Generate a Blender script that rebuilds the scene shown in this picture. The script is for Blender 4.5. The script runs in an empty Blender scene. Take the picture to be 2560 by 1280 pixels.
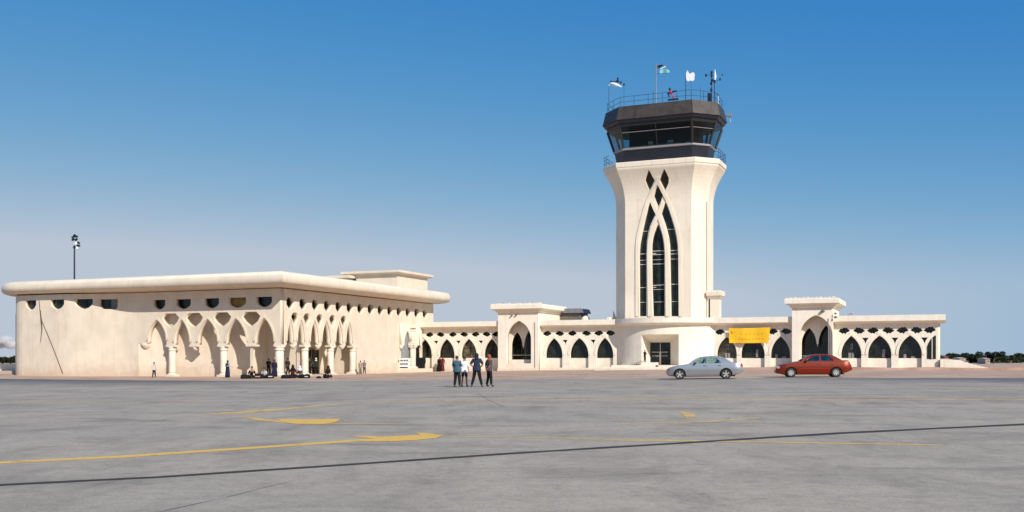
import bpy, bmesh, math, random
from mathutils import Vector, Matrix
R = math.radians
random.seed(7)
scene = bpy.context.scene
COL = scene.collection

# ------------------------------------------------------------------ camera, light, exposure
FPX = 2489.0            # focal length in photo pixels (35 mm lens on a 36 mm sensor, 2560 px wide)
CAMH, HOR = 1.6, 892.0
cam = bpy.data.objects.new('camera', bpy.data.cameras.new('camera'))
COL.objects.link(cam)
cam.data.lens = 35.0; cam.data.sensor_width = 36.0
cam.data.shift_y = (HOR - 640) / 2560.0
cam.data.clip_start = 0.1; cam.data.clip_end = 12000
cam.location = (0, 0, CAMH); cam.rotation_euler = (R(90), 0, 0)
scene.camera = cam

SUN_AZ = -61.0          # direction towards the sun, degrees from +X (behind the camera, to the right)
SUN_EL = 33.0
world = bpy.data.worlds.new("World"); scene.world = world
world.use_nodes = True
wn = world.node_tree.nodes; wl = world.node_tree.links
wn.clear()
wo = wn.new('ShaderNodeOutputWorld'); bg = wn.new('ShaderNodeBackground')
sky = wn.new('ShaderNodeTexSky'); sky.sky_type = 'NISHITA'; sky.sun_disc = False
sky.sun_elevation = R(SUN_EL); sky.sun_rotation = R(90 - SUN_AZ)
sky.altitude = 0; sky.air_density = 1.0; sky.dust_density = 0.6; sky.ozone_density = 2.2
tcw = wn.new('ShaderNodeTexCoord'); sxw = wn.new('ShaderNodeSeparateXYZ'); cxw = wn.new('ShaderNodeCombineXYZ'); mzw = wn.new('ShaderNodeMath')
mzw.operation = 'MAXIMUM'; mzw.inputs[1].default_value = .05          # keeps the pale band of haze down to the skyline
wl.new(tcw.outputs['Generated'], sxw.inputs[0]); wl.new(sxw.outputs[0], cxw.inputs[0]); wl.new(sxw.outputs[1], cxw.inputs[1]); wl.new(sxw.outputs[2], mzw.inputs[0]); wl.new(mzw.outputs[0], cxw.inputs[2]); wl.new(cxw.outputs[0], sky.inputs['Vector'])
hs = wn.new('ShaderNodeHueSaturation'); hs.inputs['Saturation'].default_value = 1.22; hs.inputs['Hue'].default_value = 0.5
wl.new(sky.outputs[0], hs.inputs['Color'])
sp_ = wn.new('ShaderNodeSeparateColor'); cb_ = wn.new('ShaderNodeCombineColor'); wl.new(hs.outputs[0], sp_.inputs[0])
a_ = wn.new('ShaderNodeMath'); a_.operation = 'MULTIPLY'; a_.inputs[1].default_value = .095; mx_ = wn.new('ShaderNodeMath'); mx_.operation = 'MAXIMUM'; wl.new(sp_.outputs[0], mx_.inputs[0]); wl.new(sp_.outputs[1], mx_.inputs[1]); wl.new(mx_.outputs[0], a_.inputs[0])
m_ = wn.new('ShaderNodeMath'); m_.operation = 'MINIMUM'; m_.inputs[1].default_value = .65; wl.new(a_.outputs[0], m_.inputs[0])
m2_ = wn.new('ShaderNodeMath'); m2_.operation = 'MAXIMUM'; m2_.inputs[1].default_value = .215; wl.new(m_.outputs[0], m2_.inputs[0]); m_ = m2_
for i_, (k_, p_) in enumerate(((1.24, 2.15), (.785, .80), (.70, .15))):       # film response of the sky: deep blue overhead, pale grey-blue low down
    b_ = wn.new('ShaderNodeMath'); b_.operation = 'POWER'; b_.inputs[1].default_value = p_; wl.new(m_.outputs[0], b_.inputs[0])
    c_ = wn.new('ShaderNodeMath'); c_.operation = 'MULTIPLY'; c_.inputs[1].default_value = k_ * 10; wl.new(b_.outputs[0], c_.inputs[0])
    wl.new(c_.outputs[0], cb_.inputs[i_])
wl.new(cb_.outputs[0], bg.inputs['Color'])
bg.inputs['Strength'].default_value = 0.1
wl.new(bg.outputs[0], wo.inputs['Surface'])

sl = bpy.data.lights.new('sun', 'SUN'); sl.energy = 5.0; sl.angle = R(0.5); sl.color = (1.0, 0.945, 0.87)
sun = bpy.data.objects.new('sun', sl); COL.objects.link(sun)
sd = Vector((math.cos(R(SUN_AZ)) * math.cos(R(SUN_EL)), math.sin(R(SUN_AZ)) * math.cos(R(SUN_EL)), math.sin(R(SUN_EL))))
sun.rotation_euler = sd.to_track_quat('Z', 'Y').to_euler(); sun.location = (0, -20, 60)
vs = scene.view_settings
vs.view_transform = 'Standard'; vs.look = 'None'; vs.gamma = 1.0; vs.use_curve_mapping = False; vs.exposure = 0.0
scene.render.engine = 'CYCLES'
scene.cycles.max_bounces = 8; scene.cycles.transparent_max_bounces = 12

# ------------------------------------------------------------------ survey: the buildings' own frame
# all the buildings line up on one grid (u along the long front, v away from the apron), turned 23 degrees
CO = Vector((-22.1, 95.0)); ANG = -23.07
U = Vector((math.cos(R(ANG)), math.sin(R(ANG)))); V = Vector((-U.y, U.x))
def w2(u, v): return CO + U * u + V * v
def u_at(px, v):
    k = (px - 1280) / FPX; a = CO + V * v
    return (k * a.y - a.x) / (U.x - k * U.y)
def v_at(px, u):
    k = (px - 1280) / FPX; a = CO + U * u
    return (k * a.y - a.x) / (V.x - k * V.y)
def z_at(py, u, v): return CAMH + (HOR - py) / FPX * w2(u, v).y
def sstep(a, b, x):
    t = max(0.0, min(1.0, (x - a) / (b - a))); return t * t * (3 - 2 * t)
def gz(x, y):           # gentle cross fall of the apron
    return 0.40 * math.tanh(x / 20.0) * sstep(15, 55, y) * (1 - sstep(130, 230, y))
def guv(u, v):
    p = w2(u, v); return gz(p.x, p.y)

# ------------------------------------------------------------------ materials
def nodes_of(m):
    m.use_nodes = True; return m.node_tree.nodes, m.node_tree.links, m.node_tree.nodes['Principled BSDF']
def mat(name, col, rough=0.6, metal=0.0, var=0.0, scale=6.0, bump=0.0, bscale=40.0, spec=0.5, coat=0.0, tint=None, streak=0.0, grime=0.0, foot=False):
    m = bpy.data.materials.new(name); n, l, b = nodes_of(m)
    b.inputs['Base Color'].default_value = (*col, 1); b.inputs['Roughness'].default_value = rough
    b.inputs['Metallic'].default_value = metal; b.inputs['Specular IOR Level'].default_value = spec
    b.inputs['Coat Weight'].default_value = coat; b.inputs['Coat Roughness'].default_value = 0.04
    tc = n.new('ShaderNodeTexCoord')
    last = None
    if var:
        ns = n.new('ShaderNodeTexNoise'); ns.inputs['Scale'].default_value = scale; ns.inputs['Detail'].default_value = 6
        l.new(tc.outputs['Object'], ns.inputs['Vector'])
        mx = n.new('ShaderNodeMix'); mx.data_type = 'RGBA'
        c2 = tint or tuple(c * (1 - var) for c in col)
        mx.inputs[6].default_value = (*c2, 1); mx.inputs[7].default_value = (*[min(1, c * (1 + var * .4)) for c in col], 1)
        rp = n.new('ShaderNodeValToRGB'); rp.color_ramp.elements[0].position = .32; rp.color_ramp.elements[1].position = .62
        l.new(ns.outputs['Fac'], rp.inputs[0]); l.new(rp.outputs[0], mx.inputs[0]); last = mx.outputs[2]
    if streak:
        mp = n.new('ShaderNodeMapping'); mp.inputs['Scale'].default_value = (2.2, 2.2, .16)
        l.new(tc.outputs['Object'], mp.inputs[0])
        n2 = n.new('ShaderNodeTexNoise'); n2.inputs['Scale'].default_value = 1.6; n2.inputs['Detail'].default_value = 8; n2.inputs['Roughness'].default_value = .65
        l.new(mp.outputs[0], n2.inputs['Vector'])
        r2 = n.new('ShaderNodeValToRGB'); r2.color_ramp.elements[0].position = .52; r2.color_ramp.elements[1].position = .75
        r2.color_ramp.elements[1].color = (streak,) * 3 + (1,)
        l.new(n2.outputs['Fac'], r2.inputs[0])
        m2 = n.new('ShaderNodeMix'); m2.data_type = 'RGBA'; m2.inputs[7].default_value = (col[0] * .62, col[1] * .52, col[2] * .42, 1)
        l.new(r2.outputs[0], m2.inputs[0])
        if last: l.new(last, m2.inputs[6])
        else: m2.inputs[6].default_value = (*col, 1)
        last = m2.outputs[2]
    if grime:
        n3 = n.new('ShaderNodeTexNoise'); n3.inputs['Scale'].default_value = .55; n3.inputs['Detail'].default_value = 9; n3.inputs['Roughness'].default_value = .7
        l.new(tc.outputs['Object'], n3.inputs['Vector'])
        r3 = n.new('ShaderNodeValToRGB'); r3.color_ramp.elements[0].position = .56; r3.color_ramp.elements[1].position = .72
        r3.color_ramp.elements[1].color = (grime,) * 3 + (1,)
        l.new(n3.outputs['Fac'], r3.inputs[0])
        m3 = n.new('ShaderNodeMix'); m3.data_type = 'RGBA'; m3.inputs[7].default_value = (col[0] * .78, col[1] * .68, col[2] * .58, 1)
        l.new(r3.outputs[0], m3.inputs[0])
        if last: l.new(last, m3.inputs[6])
        else: m3.inputs[6].default_value = (*col, 1)
        last = m3.outputs[2]
    if foot:        # splash dirt low on the walls, ragged upper edge
        gp_ = n.new('ShaderNodeNewGeometry'); sz = n.new('ShaderNodeSeparateXYZ'); l.new(gp_.outputs['Position'], sz.inputs[0])
        n4 = n.new('ShaderNodeTexNoise'); n4.inputs['Scale'].default_value = 1.1; n4.inputs['Detail'].default_value = 8; n4.inputs['Roughness'].default_value = .7; l.new(gp_.outputs['Position'], n4.inputs['Vector'])
        ad = n.new('ShaderNodeMath'); ad.operation = 'MULTIPLY_ADD'; ad.inputs[1].default_value = -2.6; l.new(n4.outputs['Fac'], ad.inputs[0]); l.new(sz.outputs['Z'], ad.inputs[2])
        mr = n.new('ShaderNodeMapRange'); mr.inputs['From Min'].default_value = -1.6; mr.inputs['From Max'].default_value = -.35; mr.inputs['To Min'].default_value = .55; mr.inputs['To Max'].default_value = 0; l.new(ad.outputs[0], mr.inputs['Value'])
        m5 = n.new('ShaderNodeMix'); m5.data_type = 'RGBA'; m5.inputs[7].default_value = (col[0] * .70, col[1] * .58, col[2] * .50, 1); l.new(mr.outputs[0], m5.inputs[0])
        if last: l.new(last, m5.inputs[6])
        else: m5.inputs[6].default_value = (*col, 1)
        last = m5.outputs[2]
    if last: l.new(last, b.inputs['Base Color'])
    if bump:
        nb = n.new('ShaderNodeTexNoise'); nb.inputs['Scale'].default_value = bscale; nb.inputs['Detail'].default_value = 5
        l.new(tc.outputs['Object'], nb.inputs['Vector'])
        bp = n.new('ShaderNodeBump'); bp.inputs['Strength'].default_value = bump; bp.inputs['Distance'].default_value = .03
        l.new(nb.outputs['Fac'], bp.inputs['Height']); l.new(bp.outputs[0], b.inputs['Normal'])
    return m
CREAM = (.72, .615, .485)
M = {}
M['plaster'] = mat('cream_plaster', CREAM, .85, var=.08, scale=.7, bump=.25, bscale=9, spec=.2, streak=.32, grime=.4, foot=True)
M['plaster_t'] = mat('tower_plaster', (.79, .69, .555), .85, var=.05, scale=.5, bump=.2, bscale=7, spec=.2, streak=.35, grime=.4)
M['plaster_w'] = mat('white_plaster', (.83, .745, .615), .8, var=.06, scale=1.2, bump=.2, bscale=12, spec=.2, streak=.36, grime=.4, foot=True)
M['column'] = mat('column_stone', (.72, .63, .51), .7, var=.05, scale=2, bump=.12, spec=.3, streak=.25)
M['roofing'] = mat('roof_screed', (.55, .47, .38), .9, var=.15, scale=1)
M['ochre'] = mat('ochre_board', (.36, .21, .06), .8, var=.25, scale=2.5)
M['cabmetal'] = mat('weathered_cab_cladding', (.060, .045, .036), .5, metal=.15, var=.35, scale=1.1, bump=.15, streak=.5)
M['cabdark'] = mat('dark_navy_panel', (.012, .014, .024), .4, var=.2, scale=1.5)
M['black'] = mat('black_paint', (.012, .012, .014), .5)
M['trim'] = mat('grey_trim', (.30, .27, .26), .5, metal=.3)
M['rail'] = mat('dark_steel', (.03, .035, .05), .5, metal=.4)
M['steel'] = mat('grey_steel', (.30, .31, .33), .45, metal=.5)
M['white'] = mat('white_paint', (.82, .82, .82), .5)
M['red'] = mat('red_paint', (.5, .02, .02), .5)
M['mullion'] = mat('pale_mullion', (.55, .52, .46), .5)
M['shedroof'] = mat('grey_sheet_roof', (.16, .15, .16), .6, var=.2, scale=2)
M['shedwall'] = mat('shed_wall', (.13, .115, .10), .8, var=.3, scale=2)
def glassmat(name, col, rough=.07, spec=.5):
    m = mat(name, col, rough, var=.85, scale=1.3, spec=spec, tint=tuple(c * .25 for c in col)); return m
M['glass'] = glassmat('dark_green_glass', (.016, .020, .014), .07, .35)
M['glass2'] = glassmat('olive_glass', (.10, .085, .045), .15)
def clear(name, tint, fac=.88, gl=.5):
    m = bpy.data.materials.new(name); m.use_nodes = True; n = m.node_tree.nodes; l = m.node_tree.links; n.clear()
    o = n.new('ShaderNodeOutputMaterial'); t = n.new('ShaderNodeBsdfTransparent'); g = n.new('ShaderNodeBsdfGlossy'); x = n.new('ShaderNodeMixShader')
    t.inputs[0].default_value = (*tint, 1); g.inputs['Roughness'].default_value = .03; g.inputs['Color'].default_value = (.9, .95, 1, 1)
    fr = n.new('ShaderNodeLayerWeight'); fr.inputs[0].default_value = .25
    ma = n.new('ShaderNodeMath'); ma.operation = 'MULTIPLY_ADD'; ma.inputs[1].default_value = gl; ma.inputs[2].default_value = 1 - fac
    l.new(fr.outputs['Facing'], ma.inputs[0]); l.new(ma.outputs[0], x.inputs[0]); l.new(t.outputs[0], x.inputs[1]); l.new(g.outputs[0], x.inputs[2])
    l.new(x.outputs[0], o.inputs[0]); return m
M['cabglass'] = clear('tinted_cab_glass', (.40, .58, .62), .985, .25)
M['carglass'] = clear('car_window_glass', (.66, .76, .72), .93)
M['flagmesh'] = mat('thin_green_cloth', (.24, .52, .50), .8)
M['skin'] = mat('skin', (.32, .17, .11), .55)
M['hair'] = mat('dark_hair', (.012, .010, .009), .6)
M['banner'] = mat('yellow_cloth', (.88, .50, .012), .75, var=.10, scale=1.5, bump=.1, bscale=3)
M['ink'] = mat('banner_ink', (.52, .24, .02), .8)
M['tyre'] = mat('tyre_rubber', (.015, .015, .015), .8)
M['rim'] = mat('alloy', (.72, .70, .66), .28, metal=.85)
M['silver'] = mat('silver_car_paint', (.36, .37, .40), .30, metal=.6, coat=.4)
M['carred'] = mat('red_car_paint', (.20, .020, .002), .34, metal=.4, coat=.3)
M['plastic'] = mat('black_trim', (.02, .02, .022), .5)
M['interior'] = mat('car_interior', (.06, .06, .065), .9)
M['lamp_r'] = mat('tail_lamp', (.45, .02, .03), .15, coat=.5)
M['lamp_w'] = mat('head_lamp', (.55, .52, .50), .12, coat=.5)

# ground materials
def ground_mat():
    m = bpy.data.materials.new('sandy_earth'); n, l, b = nodes_of(m); b.inputs['Roughness'].default_value = .95; b.inputs['Specular IOR Level'].default_value = .1
    g = n.new('ShaderNodeNewGeometry')
    rt = n.new('ShaderNodeMapping'); rt.inputs['Rotation'].default_value = (0, 0, R(-ANG)); rt.inputs['Scale'].default_value = (.28, .26, 1)
    l.new(g.outputs['Position'], rt.inputs[0])
    n1 = n.new('ShaderNodeTexNoise'); n1.inputs['Scale'].default_value = .9; n1.inputs['Detail'].default_value = 8; n1.inputs['Roughness'].default_value = .62
    l.new(rt.outputs[0], n1.inputs['Vector'])
    r1 = n.new('ShaderNodeValToRGB'); e = r1.color_ramp.elements
    e[0].position = .28; e[0].color = (.40, .235, .155, 1); e[1].position = .70; e[1].color = (.58, .42, .31, 1)
    k = e.new(.48); k.color = (.50, .335, .235, 1)
    l.new(n1.outputs['Fac'], r1.inputs[0])
    n2 = n.new('ShaderNodeTexNoise'); n2.inputs['Scale'].default_value = 1.3; n2.inputs['Detail'].default_value = 10
    l.new(g.outputs['Position'], n2.inputs['Vector'])
    mx = n.new('ShaderNodeMix'); mx.data_type = 'RGBA'; mx.blend_type = 'MULTIPLY'; mx.inputs[0].default_value = .6
    r2 = n.new('ShaderNodeValToRGB'); r2.color_ramp.elements[0].position = .3; r2.color_ramp.elements[0].color = (.62, .6, .58, 1); r2.color_ramp.elements[1].position = .6
    l.new(n2.outputs['Fac'], r2.inputs[0]); l.new(r1.outputs[0], mx.inputs[6]); l.new(r2.outputs[0], mx.inputs[7]); l.new(mx.outputs[2], b.inputs['Base Color'])
    bp = n.new('ShaderNodeBump'); bp.inputs['Strength'].default_value = .5; bp.inputs['Distance'].default_value = .08
    l.new(n2.outputs['Fac'], bp.inputs['Height']); l.new(bp.outputs[0], b.inputs['Normal'])
    return m
M['ground'] = ground_mat()
def apron_mat():
    m = bpy.data.materials.new('worn_apron_concrete'); n, l, b = nodes_of(m); b.inputs['Roughness'].default_value = .82; b.inputs['Specular IOR Level'].default_value = .25
    g = n.new('ShaderNodeNewGeometry')
    def noise(sc, det, rough, mscale=(1, 1, 1), rot=0, off=0):
        mp = n.new('ShaderNodeMapping'); mp.inputs['Scale'].default_value = mscale; mp.inputs['Rotation'].default_value = (0, 0, R(rot)); mp.inputs['Location'].default_value = (off, off, 0)
        l.new(g.outputs['Position'], mp.inputs[0])
        t = n.new('ShaderNodeTexNoise'); t.inputs['Scale'].default_value = sc; t.inputs['Detail'].default_value = det; t.inputs['Roughness'].default_value = rough
        t.inputs['Distortion'].default_value = .6
        l.new(mp.outputs[0], t.inputs['Vector']); return t.outputs['Fac']
    def ramp(src, stops):
        r = n.new('ShaderNodeValToRGB'); e = r.color_ramp.elements
        e[0].position, e[0].color = stops[0][0], (*stops[0][1], 1); e[1].position, e[1].color = stops[-1][0], (*stops[-1][1], 1)
        for p, c in stops[1:-1]: q = e.new(p); q.color = (*c, 1)
        l.new(src, r.inputs[0]); return r.outputs[0]
    def mix(a, c, f, mode='MULTIPLY'):
        x = n.new('ShaderNodeMix'); x.data_type = 'RGBA'; x.blend_type = mode; x.inputs[0].default_value = f
        l.new(a, x.inputs[6]); l.new(c, x.inputs[7]); return x.outputs[2]
    base = ramp(noise(.045, 5, .5), [(.36, (.415, .35, .277)), (.52, (.47, .385, .30)), (.64, (.40, .34, .272))])
    patch = ramp(noise(.55, 9, .68, (1, .55, 1), -24), [(.32, (.74, .73, .73)), (.5, (.96, .955, .95)), (.72, (1.07, 1.06, 1.05))])
    streaks = ramp(noise(.55, 9, .66, (.38, 1.15, 1), -32, 3), [(.34, (.48, .48, .50)), (.45, (.88, .88, .88)), (.6, (1.03, 1.03, 1.03))])
    streak2 = ramp(noise(.42, 9, .7, (1.5, .30, 1), 18, 13), [(.30, (.62, .60, .60)), (.42, (.95, .94, .93)), (.6, (1, 1, 1))])
    fine = ramp(noise(4.5, 12, .78), [(.30, (.70, .70, .70)), (.55, (1.03, 1.03, 1.03))])
    grain = ramp(noise(34, 4, .8), [(.28, (.55, .55, .55)), (.68, (1.22, 1.22, 1.22))])
    c = mix(base, patch, 1); c = mix(c, streaks, .6); c = mix(c, streak2, .6); c = mix(c, fine, .9)
    oil = ramp(noise(1.7, 3, .5, (1, .8, 1), 40, 7), [(.20, (.45, .44, .43)), (.28, (.92, .92, .92)), (.34, (1, 1, 1))]); c = mix(c, oil, .8); c = mix(c, grain, .8)
    # dirt along the apron's far edge, v about -14
    sx = n.new('ShaderNodeVectorMath'); sx.operation = 'DOT_PRODUCT'; sx.inputs[1].default_value = (V.x, V.y, 0)
    l.new(g.outputs['Position'], sx.inputs[0])
    va = n.new('ShaderNodeMath'); va.operation = 'SUBTRACT'; va.inputs[1].default_value = CO.dot(V) - 14.0
    l.new(sx.outputs['Value'], va.inputs[0])
    wob = n.new('ShaderNodeMath'); wob.operation = 'MULTIPLY_ADD'; wob.inputs[1].default_value = 16.0
    l.new(noise(.5, 7, .7, (.16, .8, 1), 23), wob.inputs[0]); l.new(va.outputs[0], wob.inputs[2])
    mr = n.new('ShaderNodeMapRange'); mr.inputs['From Min'].default_value = -9.0; mr.inputs['From Max'].default_value = 7.5
    l.new(wob.outputs[0], mr.inputs['Value'])
    side = n.new('ShaderNodeMapRange')   # heavier stains towards both ends of the apron edge
    sv = n.new('ShaderNodeSeparateXYZ'); l.new(g.outputs['Position'], sv.inputs[0])
    ab = n.new('ShaderNodeMath'); ab.operation = 'ABSOLUTE'; l.new(sv.outputs['X'], ab.inputs[0])
    side.inputs['From Min'].default_value = 14; side.inputs['From Max'].default_value = 27; side.inputs['To Min'].default_value = .12; side.inputs['To Max'].default_value = .95
    l.new(ab.outputs[0], side.inputs['Value'])
    mm = n.new('ShaderNodeMath'); mm.operation = 'MULTIPLY'; l.new(mr.outputs[0], mm.inputs[0]); l.new(side.outputs[0], mm.inputs[1])
    x = n.new('ShaderNodeMix'); x.data_type = 'RGBA'; l.new(mm.outputs[0], x.inputs[0]); l.new(c, x.inputs[6]); x.inputs[7].default_value = (.075, .08, .10, 1)
    l.new(x.outputs[2], b.inputs['Base Color'])
    bp = n.new('ShaderNodeBump'); bp.inputs['Strength'].default_value = .35; bp.inputs['Distance'].default_value = .012
    l.new(noise(9, 6, .7), bp.inputs['Height']); l.new(bp.outputs[0], b.inputs['Normal'])
    return m
M['apron'] = apron_mat()
def worn_paint(name, col, lo, hi):
    m = bpy.data.materials.new(name); n, l, b = nodes_of(m); b.inputs['Roughness'].default_value = .7; b.inputs['Specular IOR Level'].default_value = .25
    g = n.new('ShaderNodeNewGeometry'); t = n.new('ShaderNodeTexNoise'); t.inputs['Scale'].default_value = 2.2; t.inputs['Detail'].default_value = 9; t.inputs['Roughness'].default_value = .7
    l.new(g.outputs['Position'], t.inputs['Vector'])
    r = n.new('ShaderNodeValToRGB'); r.color_ramp.elements[0].position = lo; r.color_ramp.elements[1].position = hi
    r.color_ramp.elements[0].color = (.36, .33, .30, 1); r.color_ramp.elements[1].color = (*col, 1)
    r.color_ramp.elements[0].color = (0, 0, 0, 1); r.color_ramp.elements[1].color = (1, 1, 1, 1)
    b.inputs['Base Color'].default_value = (*col, 1); tp = n.new('ShaderNodeBsdfTransparent'); ms_ = n.new('ShaderNodeMixShader')
    l.new(t.outputs['Fac'], r.inputs[0]); l.new(r.outputs[0], ms_.inputs[0]); l.new(tp.outputs[0], ms_.inputs[1]); l.new(b.outputs[0], ms_.inputs[2])
    l.new(ms_.outputs[0], n['Material Output'].inputs['Surface']); return m
M['yellow'] = worn_paint('worn_yellow_paint', (.76, .44, .09), .24, .42)
M['yellow_f'] = worn_paint('faded_yellow_paint', (.70, .43, .13), .26, .52)
M['tar'] = worn_paint('tar_joint', (.05, .042, .034), .18, .34)
M['tar_f'] = worn_paint('hairline_crack_filler', (.17, .15, .15), .30, .55)
def foliage(name, c1, c2):
    m = bpy.data.materials.new(name); n, l, b = nodes_of(m); b.inputs['Roughness'].default_value = .8; b.inputs['Specular IOR Level'].default_value = .15
    g = n.new('ShaderNodeNewGeometry'); t = n.new('ShaderNodeTexNoise'); t.inputs['Scale'].default_value = .9
    l.new(g.outputs['Position'], t.inputs['Vector']); r = n.new('ShaderNodeValToRGB')
    r.color_ramp.elements[0].position = .35; r.color_ramp.elements[0].color = (*c1, 1); r.color_ramp.elements[1].position = .65; r.color_ramp.elements[1].color = (*c2, 1)
    l.new(t.outputs['Fac'], r.inputs[0]); l.new(r.outputs[0], b.inputs['Base Color']); return m
M['leaf'] = foliage('dark_foliage', (.010, .018, .010), (.030, .045, .020))
M['scrub'] = foliage('dry_scrub', (.06, .05, .02), (.16, .13, .05))
M['bark'] = mat('bark', (.07, .05, .035), .9)
M['house'] = mat('pale_house_wall', (.42, .33, .27), .9, var=.2, scale=.5)
M['houseroof'] = mat('brick_red_roof', (.22, .09, .07), .9)

# ------------------------------------------------------------------ building blocks
ORG = {}
def tag(o, label=None, cat=None, group=None, kind=None):
    if label: o['label'] = label
    if cat: o['category'] = cat
    if group: o['group'] = group
    if kind: o['kind'] = kind
    return o
def thing(name, label, cat, u0, v0, z0, group=None):       # an Empty on the building grid
    o = bpy.data.objects.new(name, None); COL.objects.link(o)
    p = w2(u0, v0); o.location = (p.x, p.y, z0); o.rotation_euler = (0, 0, R(ANG)); o.empty_display_size = .3
    ORG[o.name] = Vector((u0, v0, z0)); return tag(o, label, cat, group)
def free(name, label, cat, loc, rz=0, group=None):          # an Empty with its own local axes
    o = bpy.data.objects.new(name, None); COL.objects.link(o)
    o.location = loc; o.rotation_euler = (0, 0, rz); o.empty_display_size = .3
    ORG[o.name] = Vector((0, 0, 0)); return tag(o, label, cat, group)
def link_mesh(me, name, m, parent, smooth=False):
    if parent is not None and ORG[parent.name].length > 0:
        me.transform(Matrix.Translation(-ORG[parent.name]))
    o = bpy.data.objects.new(name, me); COL.objects.link(o)
    if m is not None:
        me.materials.clear(); me.materials.append(m)
    if parent is not None:
        o.parent = parent; ORG[o.name] = ORG[parent.name]
    if smooth:
        for p in me.polygons: p.use_smooth = True
    return o
class MB:
    def __init__(s): s.v = []; s.f = []
    def quad(s, a, b, c, d):
        i = len(s.v); s.v += [tuple(a), tuple(b), tuple(c), tuple(d)]; s.f.append((i, i + 1, i + 2, i + 3)); return s
    def box(s, x0, x1, y0, y1, z0, z1):
        i = len(s.v)
        s.v += [(x0, y0, z0), (x1, y0, z0), (x1, y1, z0), (x0, y1, z0), (x0, y0, z1), (x1, y0, z1), (x1, y1, z1), (x0, y1, z1)]
        s.f += [(i, i + 3, i + 2, i + 1), (i + 4, i + 5, i + 6, i + 7), (i, i + 1, i + 5, i + 4), (i + 1, i + 2, i + 6, i + 5), (i + 2, i + 3, i + 7, i + 6), (i + 3, i, i + 4, i + 7)]
        return s
    def cbox(s, c, sx, sy, sz, rz=0, ry=0):
        m = Matrix.Translation(Vector(c)) @ Matrix.Rotation(rz, 4, 'Z') @ Matrix.Rotation(ry, 4, 'Y')
        i = len(s.v); s.box(-sx / 2, sx / 2, -sy / 2, sy / 2, -sz / 2, sz / 2)
        s.v[i:] = [tuple(m @ Vector(p)) for p in s.v[i:]]; return s
    def tube(s, pts, rad, n=8, cap=True):
        pts = [Vector(p) for p in pts]; rs = rad if isinstance(rad, (list, tuple)) else [rad] * len(pts); base = len(s.v)
        for k, p in enumerate(pts):
            d = (pts[min(k + 1, len(pts) - 1)] - pts[max(k - 1, 0)]).normalized()
            a = Vector((0, 0, 1)) if abs(d.z) < .9 else Vector((1, 0, 0))
            e1 = d.cross(a).normalized(); e2 = d.cross(e1)
            for j in range(n):
                t = 2 * math.pi * j / n; s.v.append(tuple(p + (e1 * math.cos(t) + e2 * math.sin(t)) * rs[k]))
        for k in range(len(pts) - 1):
            for j in range(n):
                a = base + k * n + j; b = base + k * n + (j + 1) % n; s.f.append((a, b, b + n, a + n))
        if cap:
            s.f.append(tuple(base + j for j in range(n))[::-1]); s.f.append(tuple(base + (len(pts) - 1) * n + j for j in range(n)))
        return s
    def lathe(s, cx, cy, prof, n=16):       # prof: (radius, z)
        return s.rings([[(cx + r * math.cos(2 * math.pi * j / n), cy + r * math.sin(2 * math.pi * j / n), z) for j in range(n)] for r, z in prof])
    def rings(s, rs, closed=True, caps=True):
        base = len(s.v); n = len(rs[0])
        for r in rs: s.v += [tuple(p) for p in r]
        for k in range(len(rs) - 1):
            for j in range(n if closed else n - 1):
                a = base + k * n + j; b = base + k * n + (j + 1) % n; s.f.append((a, b, b + n, a + n))
        if caps:
            s.f.append(tuple(base + j for j in range(n))[::-1]); s.f.append(tuple(base + (len(rs) - 1) * n + j for j in range(n)))
        return s
    def ball(s, c, rx, ry, rz, n=10, m=6):
        rs = []
        for k in range(m + 1):
            t = math.pi * k / m; q = max(.02, math.sin(t))
            rs.append([(c[0] + rx * q * math.cos(2 * math.pi * j / n), c[1] + ry * q * math.sin(2 * math.pi * j / n), c[2] - rz * math.cos(t)) for j in range(n)])
        return s.rings(rs)
    def mesh(s, name):
        me = bpy.data.meshes.new(name); me.from_pydata(s.v, [], s.f)
        bm = bmesh.new(); bm.from_mesh(me); bmesh.ops.recalc_face_normals(bm, faces=bm.faces); bm.to_mesh(me); bm.free(); return me
    def build(s, name, m, parent=None, smooth=False):
        return link_mesh(s.mesh(name), name, m, parent, smooth)
def shape_mesh(outer, holes, thick, plane, at, zcuts=()):
    """a flat sheet of masonry cut out in outline: plane 'v' lies in (u,z) at v=at..at+thick, plane 'u' in (v,z) at u=at..at+thick"""
    cu = bpy.data.curves.new('outline', 'CURVE'); cu.dimensions = '2D'; cu.fill_mode = 'BOTH'; cu.extrude = thick / 2
    for ring in [outer] + list(holes):
        sp = cu.splines.new('POLY'); sp.points.add(len(ring) - 1); sp.use_cyclic_u = True
        for q, p in zip(sp.points, ring): q.co = (p[0], p[1], 0, 1)
    ob = bpy.data.objects.new('outline', cu); COL.objects.link(ob)
    dg = bpy.context.evaluated_depsgraph_get(); me = bpy.data.meshes.new_from_object(ob.evaluated_get(dg))
    bpy.data.objects.remove(ob); bpy.data.curves.remove(cu)
    bm = bmesh.new(); bm.from_mesh(me); bmesh.ops.remove_doubles(bm, verts=bm.verts, dist=1e-4)
    for z in zcuts:
        bmesh.ops.bisect_plane(bm, geom=bm.verts[:] + bm.edges[:] + bm.faces[:], plane_co=(0, z, 0), plane_no=(0, 1, 0))
    for vt in bm.verts:
        x, y, z = vt.co
        vt.co = (x, at + thick / 2 + z, y) if plane == 'v' else (at + thick / 2 + z, x, y)
    bmesh.ops.recalc_face_normals(bm, faces=bm.faces); bm.to_mesh(me); bm.free(); return me
def shape(name, outer, holes, thick, m, parent, at, plane='v'):
    return link_mesh(shape_mesh(outer, holes, thick, plane, at), name, m, parent)
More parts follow.
